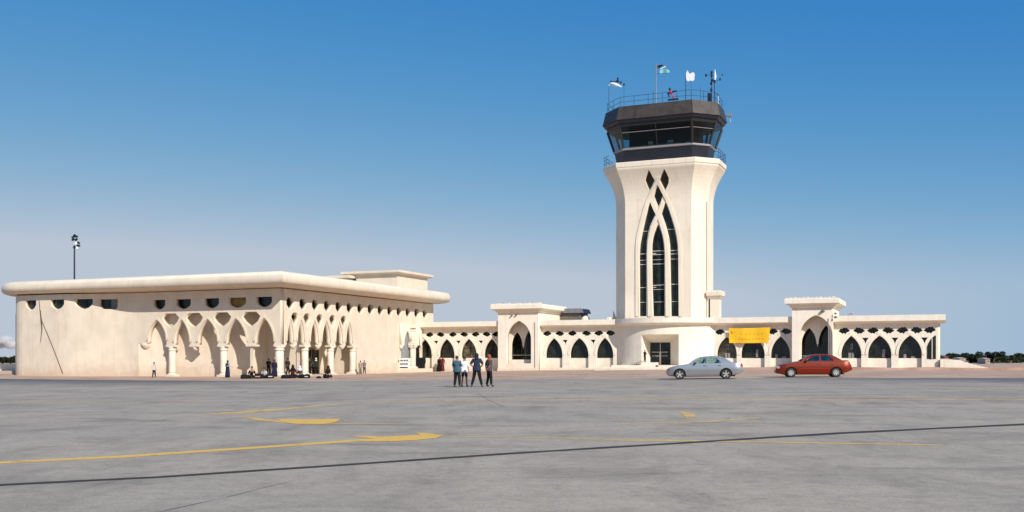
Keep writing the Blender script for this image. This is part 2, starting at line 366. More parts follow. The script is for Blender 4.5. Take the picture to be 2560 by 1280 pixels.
def ogive(cx, a, zs, za, n=9, zb=None):
    """pointed arch outline, springing at zs, apex za, half width a; zb = straight sides down to zb"""
    h = za - zs; r = (a * a + h * h) / (2 * a); th = math.asin(min(1, h / r)) if h < r else math.pi / 2
    L = [(cx - a + r - r * math.cos(th * k / n), zs + r * math.sin(th * k / n)) for k in range(n)]
    Rr = [(2 * cx - x, z) for x, z in reversed(L)]
    pts = L + [(cx, za)] + Rr
    if zb is not None: pts = [(cx - a, zb)] + pts + [(cx + a, zb)]
    return pts
def lobed(cx, cz, w, h, k=0):
    """small cusped opening with pointed ends"""
    P = [(-1, 0), (-.72, .28), (-.60, .62), (-.30, .60), (-.12, .95), (.22, .80), (.48, 1.0), (.62, .50), (.82, .36), (1, 0), (.70, -.32), (.46, -.42), (.22, -.95), (-.02, -.62), (-.30, -.82), (-.52, -.50), (-.76, -.30)]
    if k % 2: P = [(-x, z) for x, z in reversed(P)]
    return [(cx + x * w / 2, cz + z * h / 2) for x, z in P]

# ------------------------------------------------------------------ the ground
def lines(lo, hi, step, far):
    a = [lo + i * step for i in range(int((hi - lo) / step) + 1)]
    return [-f for f in reversed(far)] + a + list(far)
xs = lines(-90, 90, 3, [110, 150, 220, 350, 700, 1500, 4000])
ys = [-60, -30] + [i * 3.0 for i in range(-3, 84)] + [270, 330, 450, 800, 1800, 5000]
v = [(x, y, gz(x, y) - .012) for y in ys for x in xs]; nx = len(xs)
f = [(j * nx + i, j * nx + i + 1, (j + 1) * nx + i + 1, (j + 1) * nx + i) for j in range(len(ys) - 1) for i in range(nx - 1)]
me = bpy.data.meshes.new('ground'); me.from_pydata(v, [], f)
tag(link_mesh(me, 'ground', M['ground'], None, True), kind='structure')
rng = random.Random(3)
us = [i * 2.5 for i in range(-60, 61)]
ve = {u: -14.2 + .28 * math.sin(u * .21) + .16 * math.sin(u * .77 + 1) + rng.uniform(-.12, .12) for u in us}
vv = [0, .6, 2, 4, 7] + [10 + 3 * i for i in range(38)]
v = []
for dv in vv:
    for u in us:
        q = ve[u] - dv if dv < 7 else -14.2 - dv
        p = w2(u, q); v.append((p.x, p.y, gz(p.x, p.y)))
nx = len(us)
f = [(j * nx + i, (j + 1) * nx + i, (j + 1) * nx + i + 1, j * nx + i + 1) for j in range(len(vv) - 1) for i in range(nx - 1)]
me = bpy.data.meshes.new('apron'); me.from_pydata(v, [], f)
apron = tag(link_mesh(me, 'apron', M['apron'], None, True), kind='structure')
def gp(px, py):       # where a photo point lies on the apron
    d = CAMH * FPX / (py - HOR)
    for _ in range(12):
        x = (px - 1280) / FPX * d; d = (CAMH - gz(x, d)) * FPX / (py - HOR)
    return ((px - 1280) / FPX * d, d)
def strip(name, pts, m, lift=.003, parent=None, jag=0.0):
    """painted line given by photo survey points (px, py, half width in metres)"""
    P = []
    for (a, b) in zip(pts[:-1], pts[1:]):
        g0, g1 = gp(a[0], a[1]), gp(b[0], b[1]); n = max(2, int(math.dist(g0, g1) / .8))
        for k in range(n): t = k / n; P.append((g0[0] + (g1[0] - g0[0]) * t, g0[1] + (g1[1] - g0[1]) * t, a[2] + (b[2] - a[2]) * t))
    g = gp(pts[-1][0], pts[-1][1]); P.append((g[0], g[1], pts[-1][2]))
    v = []
    for i, (x, y, w) in enumerate(P):
        a = P[max(i - 1, 0)]; b = P[min(i + 1, len(P) - 1)]; d = Vector((b[0] - a[0], b[1] - a[1])).normalized(); nn = Vector((-d.y, d.x))
        for s in (-1, 1):
            ww = w * (1 + rng.uniform(-jag, jag)); q = (x + nn.x * ww * s, y + nn.y * ww * s); v.append((q[0], q[1], gz(*q) + lift))
    f = [(2 * i, 2 * i + 1, 2 * i + 3, 2 * i + 2) for i in range(len(P) - 1)]
    me = bpy.data.meshes.new(name); me.from_pydata(v, [], f); bm = bmesh.new(); bm.from_mesh(me); bmesh.ops.recalc_face_normals(bm, faces=bm.faces)
    for fc in bm.faces:
        if fc.normal.z < 0: fc.normal_flip()
    bm.to_mesh(me); bm.free()
    o = link_mesh(me, name, m, None); o.parent = apron; return o
def patch(name, pts, m, lift):
    v = [(*gp(x, y), 0) for x, y in pts]; v = [(x, y, gz(x, y) + lift) for x, y, _ in v]
    me = bpy.data.meshes.new(name); me.from_pydata(v, [], [tuple(range(len(v)))])
    o = link_mesh(me, name, m, None); o.parent = apron
    if me.polygons[0].normal.z < 0: me.flip_normals()
    return o
strip('yellow_line', [(-60, 1160, .16), (0, 1157, .16), (300, 1142, .17), (600, 1122, .18), (900, 1101, .19), (960, 1098, .14)], M['yellow'], jag=.10)
patch('yellow_arrow_mark', [(866, 1090), (960, 1092), (1050, 1088), (1040, 1082), (1072, 1084), (1107, 1088), (1088, 1096), (1040, 1101), (975, 1104), (900, 1104), (880, 1100), (935, 1097)], M['yellow'], .0055)
strip('yellow_line', [(1090, 1091, .08), (1250, 1093, .07), (1420, 1096, .08), (1560, 1101, .12), (1700, 1102, .15), (1900, 1105, .12), (2150, 1110, .10), (2360, 1113, .10)], M['yellow_f'], .004, jag=.2)
strip('yellow_line', [(510, 1033, .10), (545, 1034, .34), (610, 1031, .42), (680, 1025, .30), (730, 1021, .16), (800, 1014, .16), (880, 1008, .16), (1080, 1003, .14), (1280, 1000, .16), (1700, 999, .16), (2100, 1000, .16), (2600, 999, .18)], M['yellow_f'], .004, jag=.2)
patch('yellow_arrow_mark', [(690, 1047), (760, 1049), (850, 1047), (840, 1056), (800, 1061), (735, 1060), (705, 1053)], M['yellow'], .0055)
strip('yellow_line', [(620, 1043, .06), (650, 1049, .20), (720, 1056, .18), (800, 1060, .16), (900, 1059, .09), (1010, 1061, .07)], M['yellow_f'], .004, jag=.2)
strip('yellow_line', [(600, 1043, .05), (618, 1041, .22), (640, 1040, .05)], M['yellow_f'], .0055)
strip('yellow_line', [(-60, 1001, .12), (0, 1001, .12), (300, 1003, .10), (520, 1005, .08)], M['yellow_f'], .004, jag=.2)
strip('yellow_line', [(1540, 1060, .05), (1700, 1057, .11), (1780, 1054, .11), (1900, 1044, .06)], M['yellow_f'], .004, jag=.2)
patch('yellow_arrow_mark', [(1692, 1028), (1722, 1031), (1735, 1036), (1746, 1044), (1722, 1043), (1716, 1046), (1708, 1036)], M['yellow_f'], .0055)
strip('tar_joint', [(-80, 1216, .085), (0, 1213, .09), (400, 1193, .09), (800, 1167, .09), (1280, 1134, .10), (1700, 1108, .12), (2100, 1083, .15), (2600, 1059, .18)], M['tar'], .0065, jag=.25)
strip('hairline_crack', [(380, 1284, .010), (560, 1245, .009), (690, 1212, .008), (770, 1196, .004)], M['tar_f'], .004, jag=.5)
strip('hairline_crack', [(1195, 984, .012), (1225, 1002, .016), (1262, 1018, .012)], M['tar_f'], .005, jag=.4)
# ------------------------------------------------------------------ flat eaves helper
def eaves(name, path, prof, m, parent, closed=True, smooth=False):
    """prof (outward offset, z) swept round the plan path (u, v); outward is to the right of travel"""
    n = len(path); rs = []
    for (off, z) in prof:
        r = []
        for i, p in enumerate(path):
            a = Vector(path[(i - 1) % n]) if closed or i else Vector(p); b = Vector(path[(i + 1) % n]) if closed or i < n - 1 else Vector(p); p = Vector(p)
            d1 = (p - a).normalized() if (p - a).length > 1e-6 else (b - p).normalized(); d2 = (b - p).normalized() if (b - p).length > 1e-6 else d1
            n1 = Vector((d1.y, -d1.x)); n2 = Vector((d2.y, -d2.x)); k = (n1 + n2); k = k / max(.3, k.dot(n1)) if k.length > 1e-6 else n1
            q = p + k * off; r.append((q.x, q.y, z))
        rs.append(r)
    mb = MB(); mb.rings(rs, closed=closed, caps=False)
    return mb.build(name, m, parent, smooth)
def arc(cx, cy, r, a0, a1, n): return [(cx + r * math.cos(R(a0 + (a1 - a0) * k / n)), cy + r * math.sin(R(a0 + (a1 - a0) * k / n))) for k in range(n + 1)]
def prism(name, pts, z0, z1, m, parent, smooth=False):
    mb = MB(); mb.rings([[(x, y, z0) for x, y in pts], [(x, y, z1) for x, y in pts]])
    return mb.build(name, m, parent, smooth)
def column(parent, u, v, r, zb, zt, m=None):
    """round shaft with a square base, a ring and a flared capital"""
    c = MB().lathe(u, v, [(r * 1.02, zb + .32), (r, zb + .5), (r * .96, (zb + zt) / 2), (r * .92, zt - .42)], 20).build('column', m or M['column'], parent, True)
    MB().lathe(u, v, [(r * .93, zt - .42), (r * 1.12, zt - .36), (r * 1.12, zt - .27), (r * .95, zt - .24), (r * 1.05, zt - .12), (r * 1.3, zt)], 20).build('capital', m or M['column'], c, True)
    MB().box(u - r * 1.35, u + r * 1.35, v - r * 1.35, v + r * 1.35, zb - .4, zb + .2).lathe(u, v, [(r * 1.3, zb + .2), (r * 1.25, zb + .27), (r * 1.04, zb + .33)], 20).build('column_base', m or M['column'], c)
    return c

# ================================================================== the terminal hall (left)
GH = -.30
hall = thing('terminal_hall', 'large cream terminal hall with rounded overhanging roof and an arcade round its corner', 'building', 0, 0, GH)
PL = M['plaster']
uA0, uA1, uB1 = -32.3, u_at(235, -1.35), -17.5           # flat wall with three windows, slanted bit, start of the screen
ZT = 8.15                                     # underside of the eaves at the wall
VA = -1.35
def shield(cx, w, zt, zb, k=0):
    h = zt - zb
    return [(cx - w / 2, zt), (cx - w / 2, zt - h * .45), (cx - w * .42, zt - h * .62), (cx - w * .25, zt - h * .80), (cx - w * .12, zt - h * .86), (cx, zb), (cx + w * .12, zt - h * .86), (cx + w * .28, zt - h * .78), (cx + w * .42, zt - h * .60), (cx + w / 2, zt - h * .42), (cx + w / 2, zt)]
# the long left wall: one sheet that curves back towards the arcade, with four windows
def fv(u): return VA * (1 - sstep(-27.5, uB1, u))
wins = [(u_at(77, VA), 1.55), (u_at(143, VA), 1.85), (u_at(202, VA), 2.05)]
c4 = (u_at(241, -1.0) + u_at(288, -.6)) / 2
holes = [shield(c, w, 7.62, 6.45) for c, w in wins] + [[(c4 - 1.08, 7.55), (c4 - 1.08, 6.9), (c4 - .9, 6.75), (c4 - .7, 6.55), (c4 + .8, 6.50), (c4 + 1.0, 6.7), (c4 + 1.05, 7.55)]]
me = shape_mesh([(uA0, GH - 1), (uA0, ZT), (uB1, ZT), (uB1, GH - 1)], holes, .45, 'v', 0)
bm = bmesh.new(); bm.from_mesh(me); q = -27.4
while q < uB1 - .1:
    bmesh.ops.bisect_plane(bm, geom=bm.verts[:] + bm.edges[:] + bm.faces[:], plane_co=(q, 0, 0), plane_no=(1, 0, 0)); q += .4
bm.to_mesh(me); bm.free()
for q in me.vertices: q.co.y += fv(q.co.x)
link_mesh(me, 'wall', PL, hall)
for c, w in wins + [(c4, 2.2)]:
    a_, b_ = c - w * .6, c + w * .6
    wd = MB().quad((a_, fv(a_) + .40, 6.3), (b_, fv(b_) + .40, 6.3), (b_, fv(b_) + .40, 7.8), (a_, fv(a_) + .40, 7.8)).build('window', M['glass'], hall)
    if w < 2.2: MB().box(c - .03, c + .03, fv(c) + .34, fv(c) + .39, 6.4, 7.7).build('mullion', M['rail'], wd)
    else: MB().quad((c, fv(c) + .36, 6.4), (b_ - .1, fv(b_) + .36, 6.4), (b_ - .1, fv(b_) + .36, 7.7), (c, fv(c) + .36, 7.7)).build('shutter', mat('grey_green_blind', (.14, .16, .15), .6, var=.2), wd)
# rounded left end and the back of the building
back = arc(uA0, VA + 2.6, 2.6, 270, 180, 8)
endp = [(uA0, VA)] + back[1:] + [(uA0 - 2.6, 31.4), (0, 31.4)]
mb = MB(); mb.rings([[(x, y, GH - 1) for x, y in endp], [(x, y, ZT) for x, y in endp]], closed=False, caps=False); mb.build('wall', PL, hall, False)
MB().box(uA0 - 2.78, uA0 - 2.50, VA + 1.5, VA + 1.9, GH - 1, 6.3).build('end_strip', M['plaster_w'], hall)  # narrow white plaster strip up the wall's rounded end

# front screen: interlaced arches
zb, za, zht, zvb = 2.76, 5.36, 5.92, 4.72
struts = [(u_at(px, 0), c) for px, c in ((426, 1), (485, 0), (555, 1), (627, 2))]
uc = [s[0] for s in struts] + [0.0]
def screen_outline(x0, x1, cs, hw, corner, side_w):
    """bottom edge with pointed arches between struts at cs; half width hw at the strut foot"""
    pts = [(x0, ZT), (x1, ZT)]
    seq = sorted(cs)
    pts.append((x1, zb))
    for i in range(len(seq) - 1, -1, -1):
        c = seq[i]; nxt = x1 if i == len(seq) - 1 else None
    return pts
SPR = .30
def arches_between(feet, zf, zap, n=8):
    """feet: list of (left edge, right edge) of the strut feet along the screen, from left to right; returns bottom line right to left"""
    out = []
    for i in range(len(feet) - 1, 0, -1):
        r0 = feet[i][0]; l1 = feet[i - 1][1]; cx = (r0 + l1) / 2; a = (r0 - l1) / 2
        out.append((feet[i][1], zf[i])); g = ogive(cx, a, max(zf[i], zf[i - 1]) + SPR, zap, n)
        out.append((r0, zf[i])); out += list(reversed(g)); out.append((l1, zf[i - 1]))
    return out
hw = .50
feetL = [(uB1, uB1 + 1.25)] + [(c - hw, c + hw) for c, _ in struts] + [(-.72, 0)]
zf = [2.95] + [zb] * 5
bottom = arches_between(feetL, zf, za)
outer = [(uB1, ZT), (0, ZT)] + bottom + [(feetL[0][0], 2.95)]
outer = [p for i, p in enumerate(outer) if i == 0 or math.dist(p, outer[i - 1]) > 1e-3]
wcen = [(398, 1.55), (458, 1.9), (529, 1.8), (593, 2.1), (660, 1.85)]
holes = []
cw = []
for px, w in wcen:
    c = u_at(px, 0); cw.append((c, w))
    holes.append([(c - w / 2, 7.38), (c - w / 2, 6.85), (c - w * .40, 6.62), (c - w * .2, 6.45), (c, 6.36), (c + w * .22, 6.45), (c + w * .40, 6.62), (c + w / 2, 6.85), (c + w / 2, 7.38)])
def hexo(c, w): return [(c - .64, 5.97), (c - 1.12, 5.52), (c - .84, 5.06), (c - .42, 4.76), (c, 4.52), (c + .42, 4.76), (c + .84, 5.06), (c + 1.12, 5.52), (c + .64, 5.97)]
for c, _ in struts: holes.append(hexo(c, 1.9))
TH = .55
shape('arcade_screen', outer, holes, TH, PL, hall, .0)
for i, (c, w) in enumerate(cw):
    MB().quad((c - w * .7, TH + .05, 6.2), (c + w * .7, TH + .05, 6.2), (c + w * .7, TH + .05, 7.6), (c - w * .7, TH + .05, 7.6)).build('window', M['ochre'] if i == 3 else M['glass'], hall)
# strut feet: capital blocks and columns
for c, kind in struts:
    g = -.28
    MB().box(c - hw - .06, c + hw + .06, -.06, TH + .06, zb - .16, zb + .02).build('strut_block', M['column'], hall)
    if kind == 1: column(hall, c, TH / 2, .36, guv(c, 0), zb - .165)
    if kind == 0: MB().lathe(c, TH / 2, [(.30, zb - .165), (.34, zb - .26), (.24, zb - .45), (.05, zb - .62)], 12).build('pendant', M['column'], hall, True)
    if kind == 2: MB().box(c - .16, c + .16, TH / 2 - .16, TH / 2 + .16, guv(c, 0) - .3, zb - .165).build('pier', PL, hall)
# raised ribs on the screen, crossing at the apexes
def ribs(parent, feet, zf, zap, top, at, m, plane='v', w=.20, lift=.10):
    for i in range(1, len(feet)):
        r0 = feet[i][0]; l1 = feet[i - 1][1]; cx = (r0 + l1) / 2; a = (r0 - l1) / 2; zs = max(zf[i], zf[i - 1]) + SPR
        g = ogive(cx, a + .002, zs, zap + .003, 8); h = len(g) // 2
        for s, seg in ((0, g[:h + 1]), (1, list(reversed(g[h:])))):
            sg = -1 if s == 0 else 1
            d = Vector(seg[-1]) - Vector(seg[-2]); d.normalize(); ext = [(seg[-1][0] + d.x * t, seg[-1][1] + d.y * t) for t in (top * .5, top)]
            inner = seg + ext; o = []
            for k, p in enumerate(inner):
                q0 = Vector(inner[max(k - 1, 0)]); q1 = Vector(inner[min(k + 1, len(inner) - 1)]); t = (q1 - q0).normalized(); nn = Vector((-t.y, t.x)) * (1 if s == 0 else -1)
                o.append((p[0] + nn.x * w, p[1] + nn.y * w))
            th = lift + .003 * s
            shape('arch_rib', inner + list(reversed(o)), [], th, m, parent, at - th if plane == 'v' else at, plane)
ribs(hall, feetL, zf, za, .16, -.002, PL, w=.17)
# recessed lower wall behind the screen
MB().lathe(uB1 + .68, .42, [(.58, 2.949), (.55, 2.75), (.34, 2.45), (.06, 2.25)], 14).build('pendant', PL, hall, True)
wallp = [(uB1, .01), (uB1 + .5, .20), (-15.6, .68), (-14.6, .95), (-12.4, 1.15), (-10.0, 1.45), (-8.0, 1.75), (-6.3, 2.1), (-5.2, 2.5), (-5.0, 4.6), (-4.2, 4.6), (-4.2, 14.0), (-.4, 14.0)]
mb = MB(); mb.rings([[(x, y, GH - 1) for x, y in wallp], [(x, y, ZT - .2) for x, y in wallp]], closed=False, caps=False)
mb.build('recessed_wall', PL, hall)
MB().box(-4.9, -.55, .6, 4.5, 6.0, 6.12).build('loggia_ceiling', PL, hall)
MB().box(-4.1, -.55, 4.5, 13.9, 6.0, 6.12).build('loggia_ceiling', PL, hall)
MB().box(uB1 + .2, -4.9, .57, .98, 6.0, 6.1).build('loggia_ceiling', PL, hall)
# small arch fragment hanging at the start of the screen, and the tall dark window at the corner
MB().quad((-3.75, 4.50, 3.0), (-1.4, 4.50, 3.0), (-1.4, 4.50, 5.95), (-3.75, 4.50, 5.95)).build('window', M['glass'], hall)
MB().box(-4.15, -1.2, 4.45, 4.49, 5.95, 6.0).build('lintel', PL, hall)
MB().quad((-4.19, 4.55, -.5), (-1.2, 4.55, -.5), (-1.2, 4.55, 3.0), (-4.19, 4.55, 3.0)).build('loggia_wall', PL, hall)
MB().box(-1.25, -.9, 4.4, 4.75, -.6, 6.0).build('pier', PL, hall)
# right face
cs = [0, v_at(738, 0), v_at(768, 0), v_at(800, 0), v_at(832, 0), v_at(860, 0), v_at(887, 0)]
feetR = [(0, .72)] + [(c - (.50 if i % 2 else .62), c + (.50 if i % 2 else .62)) for i, c in enumerate(cs[1:], 0) for i in [i]]
feetR = [(TH + .002, 1.02)]
for i, c in enumerate(cs[1:], 1):
    h2 = .32 if i % 2 else .50
    feetR.append((c - h2, c + h2))
feetR[-1] = (feetR[-1][0], cs[-1] + .5)
zfR = [zb] + [zb if i % 2 == 0 else zb + .05 for i in range(1, 7)]
bR = arches_between(feetR, zfR, 5.35)
VR = 31.4
outerR = [(0, ZT), (VR, ZT), (VR, GH - 1), (cs[-1] + .5, GH - 1)] + bR[0:0]
bl = [(cs[-1] + .5, zb)] + bR
outerR = [(TH + .002, ZT), (VR, ZT), (VR, GH - 1), (cs[-1] + .42, GH - 1), (cs[-1] + .42, zb)] + [p for p in bR if p[0] < cs[-1] + .4] + [(TH + .002, zb)]
outerR = [p for i, p in enumerate(outerR) if i == 0 or math.dist(p, outerR[i - 1]) > 1e-3]
holes = []; lens = []
for k in range(14):
    c = 1.6 + 2.13 * k; w = 1.30
    if c > VR - .8: break
    holes.append([(c - w * .30, 7.35), (c - w / 2, 7.0), (c - w * .48, 6.62), (c - w * .2, 6.28), (c, 6.15), (c + w * .2, 6.28), (c + w * .48, 6.62), (c + w / 2, 7.0), (c + w * .30, 7.35)]); lens.append(c)
for c in cs[1:6]: holes.append([(c - .38, 5.86), (c - .66, 5.52), (c - .40, 5.10), (c - .16, 4.72), (c, 4.42), (c + .16, 4.72), (c + .40, 5.10), (c + .66, 5.52), (c + .38, 5.86), (c, 5.96)])
shape('arcade_screen', outerR, holes, TH, PL, hall, -TH, 'u')
for c in lens:
    MB().quad((-TH - .03, c - .8, 6.05), (-TH - .03, c + .8, 6.05), (-TH - .03, c + .8, 7.5), (-TH - .03, c - .8, 7.5)).build('window', M['glass'], hall)
ribs(hall, feetR, zfR, 5.35, .12, .002, PL, 'u', .13, .09)
for i, c in enumerate(cs):
    if i == 0: continue
    h2 = .32 if i % 2 else .50
    if i % 2:
        MB().lathe(-TH / 2, c, [(.34, zfR[i] - .002), (.36, zfR[i] - .1), (.20, zfR[i] - .35), (.05, zfR[i] - .5)], 12).build('pendant', M['column'], hall, True)
    else:
        MB().box(-TH - .06, .06, c - h2 - .05, c + h2 + .05, zb - .16, zb + .02).build('strut_block', M['column'], hall)
        column(hall, -TH / 2, c, .36, guv(0, c), zb - .165)
MB().box(-.78, .06, -.06, .78, zb - .16, zb + .02).build('strut_block', M['column'], hall)
column(hall, -.36, .36, .43, guv(0, 0), zb - .165)
# doors in the loggia's back wall
for (v0, v1, g) in ((5.6, 8.6, M['glass']), (9.6, 12.4, M['black'])):
    d = MB().box(-4.18, -4.08, v0, v1, GH, 2.45).build('door', g, hall)
    MB().box(-4.06, -4.0, v0, v0 + .1, GH, 2.45).box(-4.06, -4.0, v1 - .1, v1, GH, 2.45).box(-4.06, -4.0, v0 + .1, v1 - .1, 2.35, 2.45).box(-4.06, -4.0, (v0 + v1) / 2 - .04, (v0 + v1) / 2 + .04, GH, 2.35).build('door_frame', M['ochre'], d)
MB().box(-5.5, .3, -.4, 14.0, GH - 1, GH + .08).build('loggia_floor', M['roofing'], hall)
# low swelling at the foot of the right face (ramp wall)
me = MB(); pr = [(17.2, .0), (18.8, .55), (20.5, .95), (22.0, 1.0), (22.6, .75), (24.2, .25), (25.6, .0)]
rs = [[(.02, a, GH - .5), (.02, a, GH + .25 + h), (.35, a, GH + .25 + h), (.38, a, GH - .5)] for a, h in pr]
me.rings(rs).build('ramp_wall', PL, hall)
# the roof: a fat rounded fascia with a sloped soffit
oL, oR = 2.25, 1.85
f0 = [(0 + oR, -oL)] + [(0 + oR, 33.0 - 2)] + arc(oR - 2.2, 33.6 - 2.2 + .4, 2.2, 0, 90, 6) + [(-30, 33.8), (-37.4, 33.8)]
lf = arc(uA0 + 1.0, -oL + 5.2, 5.2, 180, 270, 12)
roofpath = [(oR, -oL)] + [(oR, 30.0)] + arc(oR - 2.4, 31.6, 2.4, 0, 90, 8) + [(-20, 34.0), (uA0 - 2.0, 34.0)] + arc(uA0 + .2, -oL + 5.6, 5.6, 180, 270, 12)
roofpath = roofpath
prof = [(-1.5 - .9, ZT + .02), (-.55, 8.30), (-.12, 8.42), (.10, 8.62), (.16, 8.90), (.10, 9.20), (-.05, 9.42), (-.25, 9.55), (-.6, 9.62), (-1.6, 9.62)]
# bring the soffit back to the walls: the plain slab under the roof
fa = eaves('roof_fascia', roofpath, prof[1:], PL, hall, True, True)
fa.modifiers.new('mitre', 'EDGE_SPLIT').split_angle = R(50)
for p in fa.data.polygons: p.use_smooth = True
inner = [(x, y) for x, y in roofpath]
sl_ = eaves('soffit', roofpath, [(-4.2, ZT - .02), (-.552, 8.302)], PL, hall)
mb = MB(); c0 = (-16, 16); rp = [( -16 + (x + 16) * .93, 16 + (y - 16) * .93) for x, y in roofpath]
mb.rings([[(x, y, 9.40) for x, y in rp], [(x, y, 9.55) for x, y in rp]]); mb.build('roof', M['roofing'], hall)
# rope hanging down the left wall
pu = lambda px, py: (u_at(px, VA - .03), VA - .05, z_at(py, u_at(px, VA), VA))
MB().tube([pu(98, 752), pu(100, 775), pu(105, 803), pu(118, 833), pu(137, 880), pu(157, 933)], .028, 6).build('hanging_cable', M['bark'], hall)
MB().tube([pu(101, 776), pu(103, 800), pu(105, 822), pu(102, 850), pu(100, 862)], [.05, .06, .05, .03, .01], 6).build('hanging_cable', M['bark'], hall)

# penthouse on the hall
pent = thing('rooftop_block', 'cream rooftop block with two stepped flat slabs on the far end of the terminal hall', 'rooftop block', -4, 27, 9.5)
MB().box(-7.4, -.5, 23.3, 30.8, 9.56, 11.3).build('wall', PL, pent)
def slab(name, path, z0, z1, over, parent, m=None, dip=.35):
    return eaves(name, path, [(-1.2, z0 + dip * .2), (over - .55, z0 - .0), (over - .1, z0 + .12), (over, z0 + .2), (over, z1), (-1.2, z1 + .02), (-3.0, z1 + .021)], m or PL, parent)
pp = [(-7.4, 23.3), (-.5, 23.3), (-.5, 30.8), (-7.4, 30.8)]
slab('roof_slab', pp, 11.28, 11.75, .55, pent)
MB().box(-7, -.9, 23.8, 30.4, 11.5, 11.76).build('roof', M['roofing'], pent)
MB().box(-13.0, -6.2, 21.8, 26.5, 10.95, 11.25).box(-12.6, -7.0, 22.4, 26.2, 9.56, 10.95).build('lower_slab', PL, pent)
MB().tube([(-6.3, 23.15, 9.6), (-6.3, 23.15, 11.2)], .06, 6).box(-6.4, -6.1, 23.0, 23.28, 10.6, 10.9).build('downpipe', M['rail'], pent)

# ================================================================== arcade wings
VW = 28.0
def fascia_wing(parent, u0, u1, z0=5.12, z1=5.76, over=.75, vw=VW, endl=0, endr=0):
    mb = MB()
    a = u0 - endl; b = u1 + endr
    # cross section in v: soffit slopes down to the wall
    sec = [(vw + .1, z0 - .22), (vw - over + .12, z0), (vw - over, z0 + .06), (vw - over, z1), (vw + 1.2, z1)]
    mb.rings([[(a, q, z) for q, z in sec], [(b, q, z) for q, z in sec]])
    mb.build('roof_fascia', M['plaster_w'], parent)
    MB().box(u0 + .01, u1 - .01, vw + 1.21, vw + 9, z1 - .5, z1 - .15).build('roof', M['roofing'], parent)
def wing(name, label, u0, u1, cents, hws, stars, tris, sill=1.46, apex=3.72, g=.2, ends=(0, 0), skip_rib=(), olive=()):
    t = thing(name, label, 'building', (u0 + u1) / 2, VW, g, 'arcade wings of the terminal front')
    T = .34; zt = 4.95
    holes = []
    for c, h in zip(cents, hws):
        a0, a1 = max(c - h, u0 + .12), min(c + h, u1 - .12)
        og = ogive(c, h, sill + .35, apex, 9, zb=g + .03)
        og = [(min(max(x, a0), a1), z) for x, z in og]
        cl = []
        for p in og:
            if not cl or math.dist(p, cl[-1]) > 1e-3: cl.append(p)
        holes.append(cl)
    for k, c in enumerate(stars):
        s = lobed(c, 4.24, 1.16, .74, k)
        if c - .6 < u0 or c + .6 > u1: s = [(min(max(x, u0 + .05), u1 - .05), z) for x, z in s]; s = [p for i, p in enumerate(s) if math.dist(p, s[i - 1]) > 1e-3]
        holes.append(s)
    for k, c in enumerate(tris):
        if u0 + .4 < c < u1 - .4:
            holes.append([(c - .34, 3.52), (c + .30, 3.52), (c + .10, 3.24), (c - .02, 2.92), (c - .14, 3.22)])
    shape('arcade_wall', [(u0, g - 1), (u0, zt), (u1, zt), (u1, g - 1)], holes, T, M['plaster_w'], t, VW)
    # recessed parapet panels and windows
    for i, (c, h) in enumerate(zip(cents, hws)):
        a0, a1 = max(c - h, u0 + .1), min(c + h, u1 - .1)
        MB().box(a0 - .1, a1 + .1, VW + .20 + .34 - .20, VW + .62, g - .8, sill).build('spandrel_panel', M['plaster_w'], t)
        w = MB().quad((a0 - .2, VW + .55, sill - .1), (a1 + .2, VW + .55, sill - .1), (a1 + .2, VW + .55, apex + .2), (a0 - .2, VW + .55, apex + .2)).build('window', M['glass2'] if i in olive else M['glass'], t)
        MB().box(c - .025, c + .025, VW + .48, VW + .54, sill, apex - .1).box(a0, a1, VW + .48, VW + .54, sill + 1.15, sill + 1.19).build('mullion', M['rail'], w)
        bl_ = {0: ((-.3, .25, .02, .55), (-.1, .12, .9, 1.5)), 1: ((.25, .5, .1, .9),), 2: ((-.6, -.35, 0, .4), (.1, .5, .02, .18))}[i % 3 if u0 > 20 else 9] if (u0 > 20 and i < 3) else ()
        for (q0, q1, q2, q3) in bl_: MB().box(c + q0, c + q1, VW + .505, VW + .53, sill + q2, sill + q3).build('blind', M['trim'], w)
    # the dark gallery seen through the small openings
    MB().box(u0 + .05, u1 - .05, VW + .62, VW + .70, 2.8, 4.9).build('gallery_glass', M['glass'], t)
    # raised ribs
    for i, (c, h) in enumerate(zip(cents, hws)):
        g0 = ogive(c, h + .03, sill + .35, apex + .04, 9); n = len(g0) // 2
        for s in (0, 1):
            seg = g0[:n + 1] if s == 0 else list(reversed(g0[n:]))
            d = (Vector(seg[-1]) - Vector(seg[-2])).normalized(); seg = seg + [(seg[-1][0] + d.x * .30, seg[-1][1] + d.y * .30)]
            if any(x < u0 + .02 or x > u1 - .02 for x, z in seg): continue
            o = []
            for k, p in enumerate(seg):
                q0 = Vector(seg[max(k - 1, 0)]); q1 = Vector(seg[min(k + 1, len(seg) - 1)]); tt = (q1 - q0).normalized(); nn = Vector((-tt.y, tt.x)) * (1 if s == 0 else -1)
                o.append((p[0] + nn.x * .22, p[1] + nn.y * .22))
            if any(x < u0 + .02 or x > u1 - .02 for x, z in o): continue
            th = .07 + .004 * s
            shape('arch_rib', seg + list(reversed(o)), [], th, M['plaster_w'], t, VW - th)
    # pier faces run down to the ground a little proud
    ed = [u0] + [x for c, h in zip(cents, hws) for x in (c - h, c + h)] + [u1]
    fascia_wing(t, u0, u1, endl=ends[0], endr=ends[1])
    MB().box(u0 + .02, u1 - .02, VW + .72, VW + 9.2, g - .8, 4.9).build('rear_wall', M['plaster_w'], t)
    MB().box(u0 + .01, u1 - .01, VW - .16, VW - .002, g - .8, g + .14).build('plinth', M['plaster_w'], t)
    return t
ua = lambda px: u_at(px, VW)
U0, U1, U2, U3 = ua(1046), u_at(1245, 27.0) - .005, u_at(1346, 27.0) + .005, ua(1545)
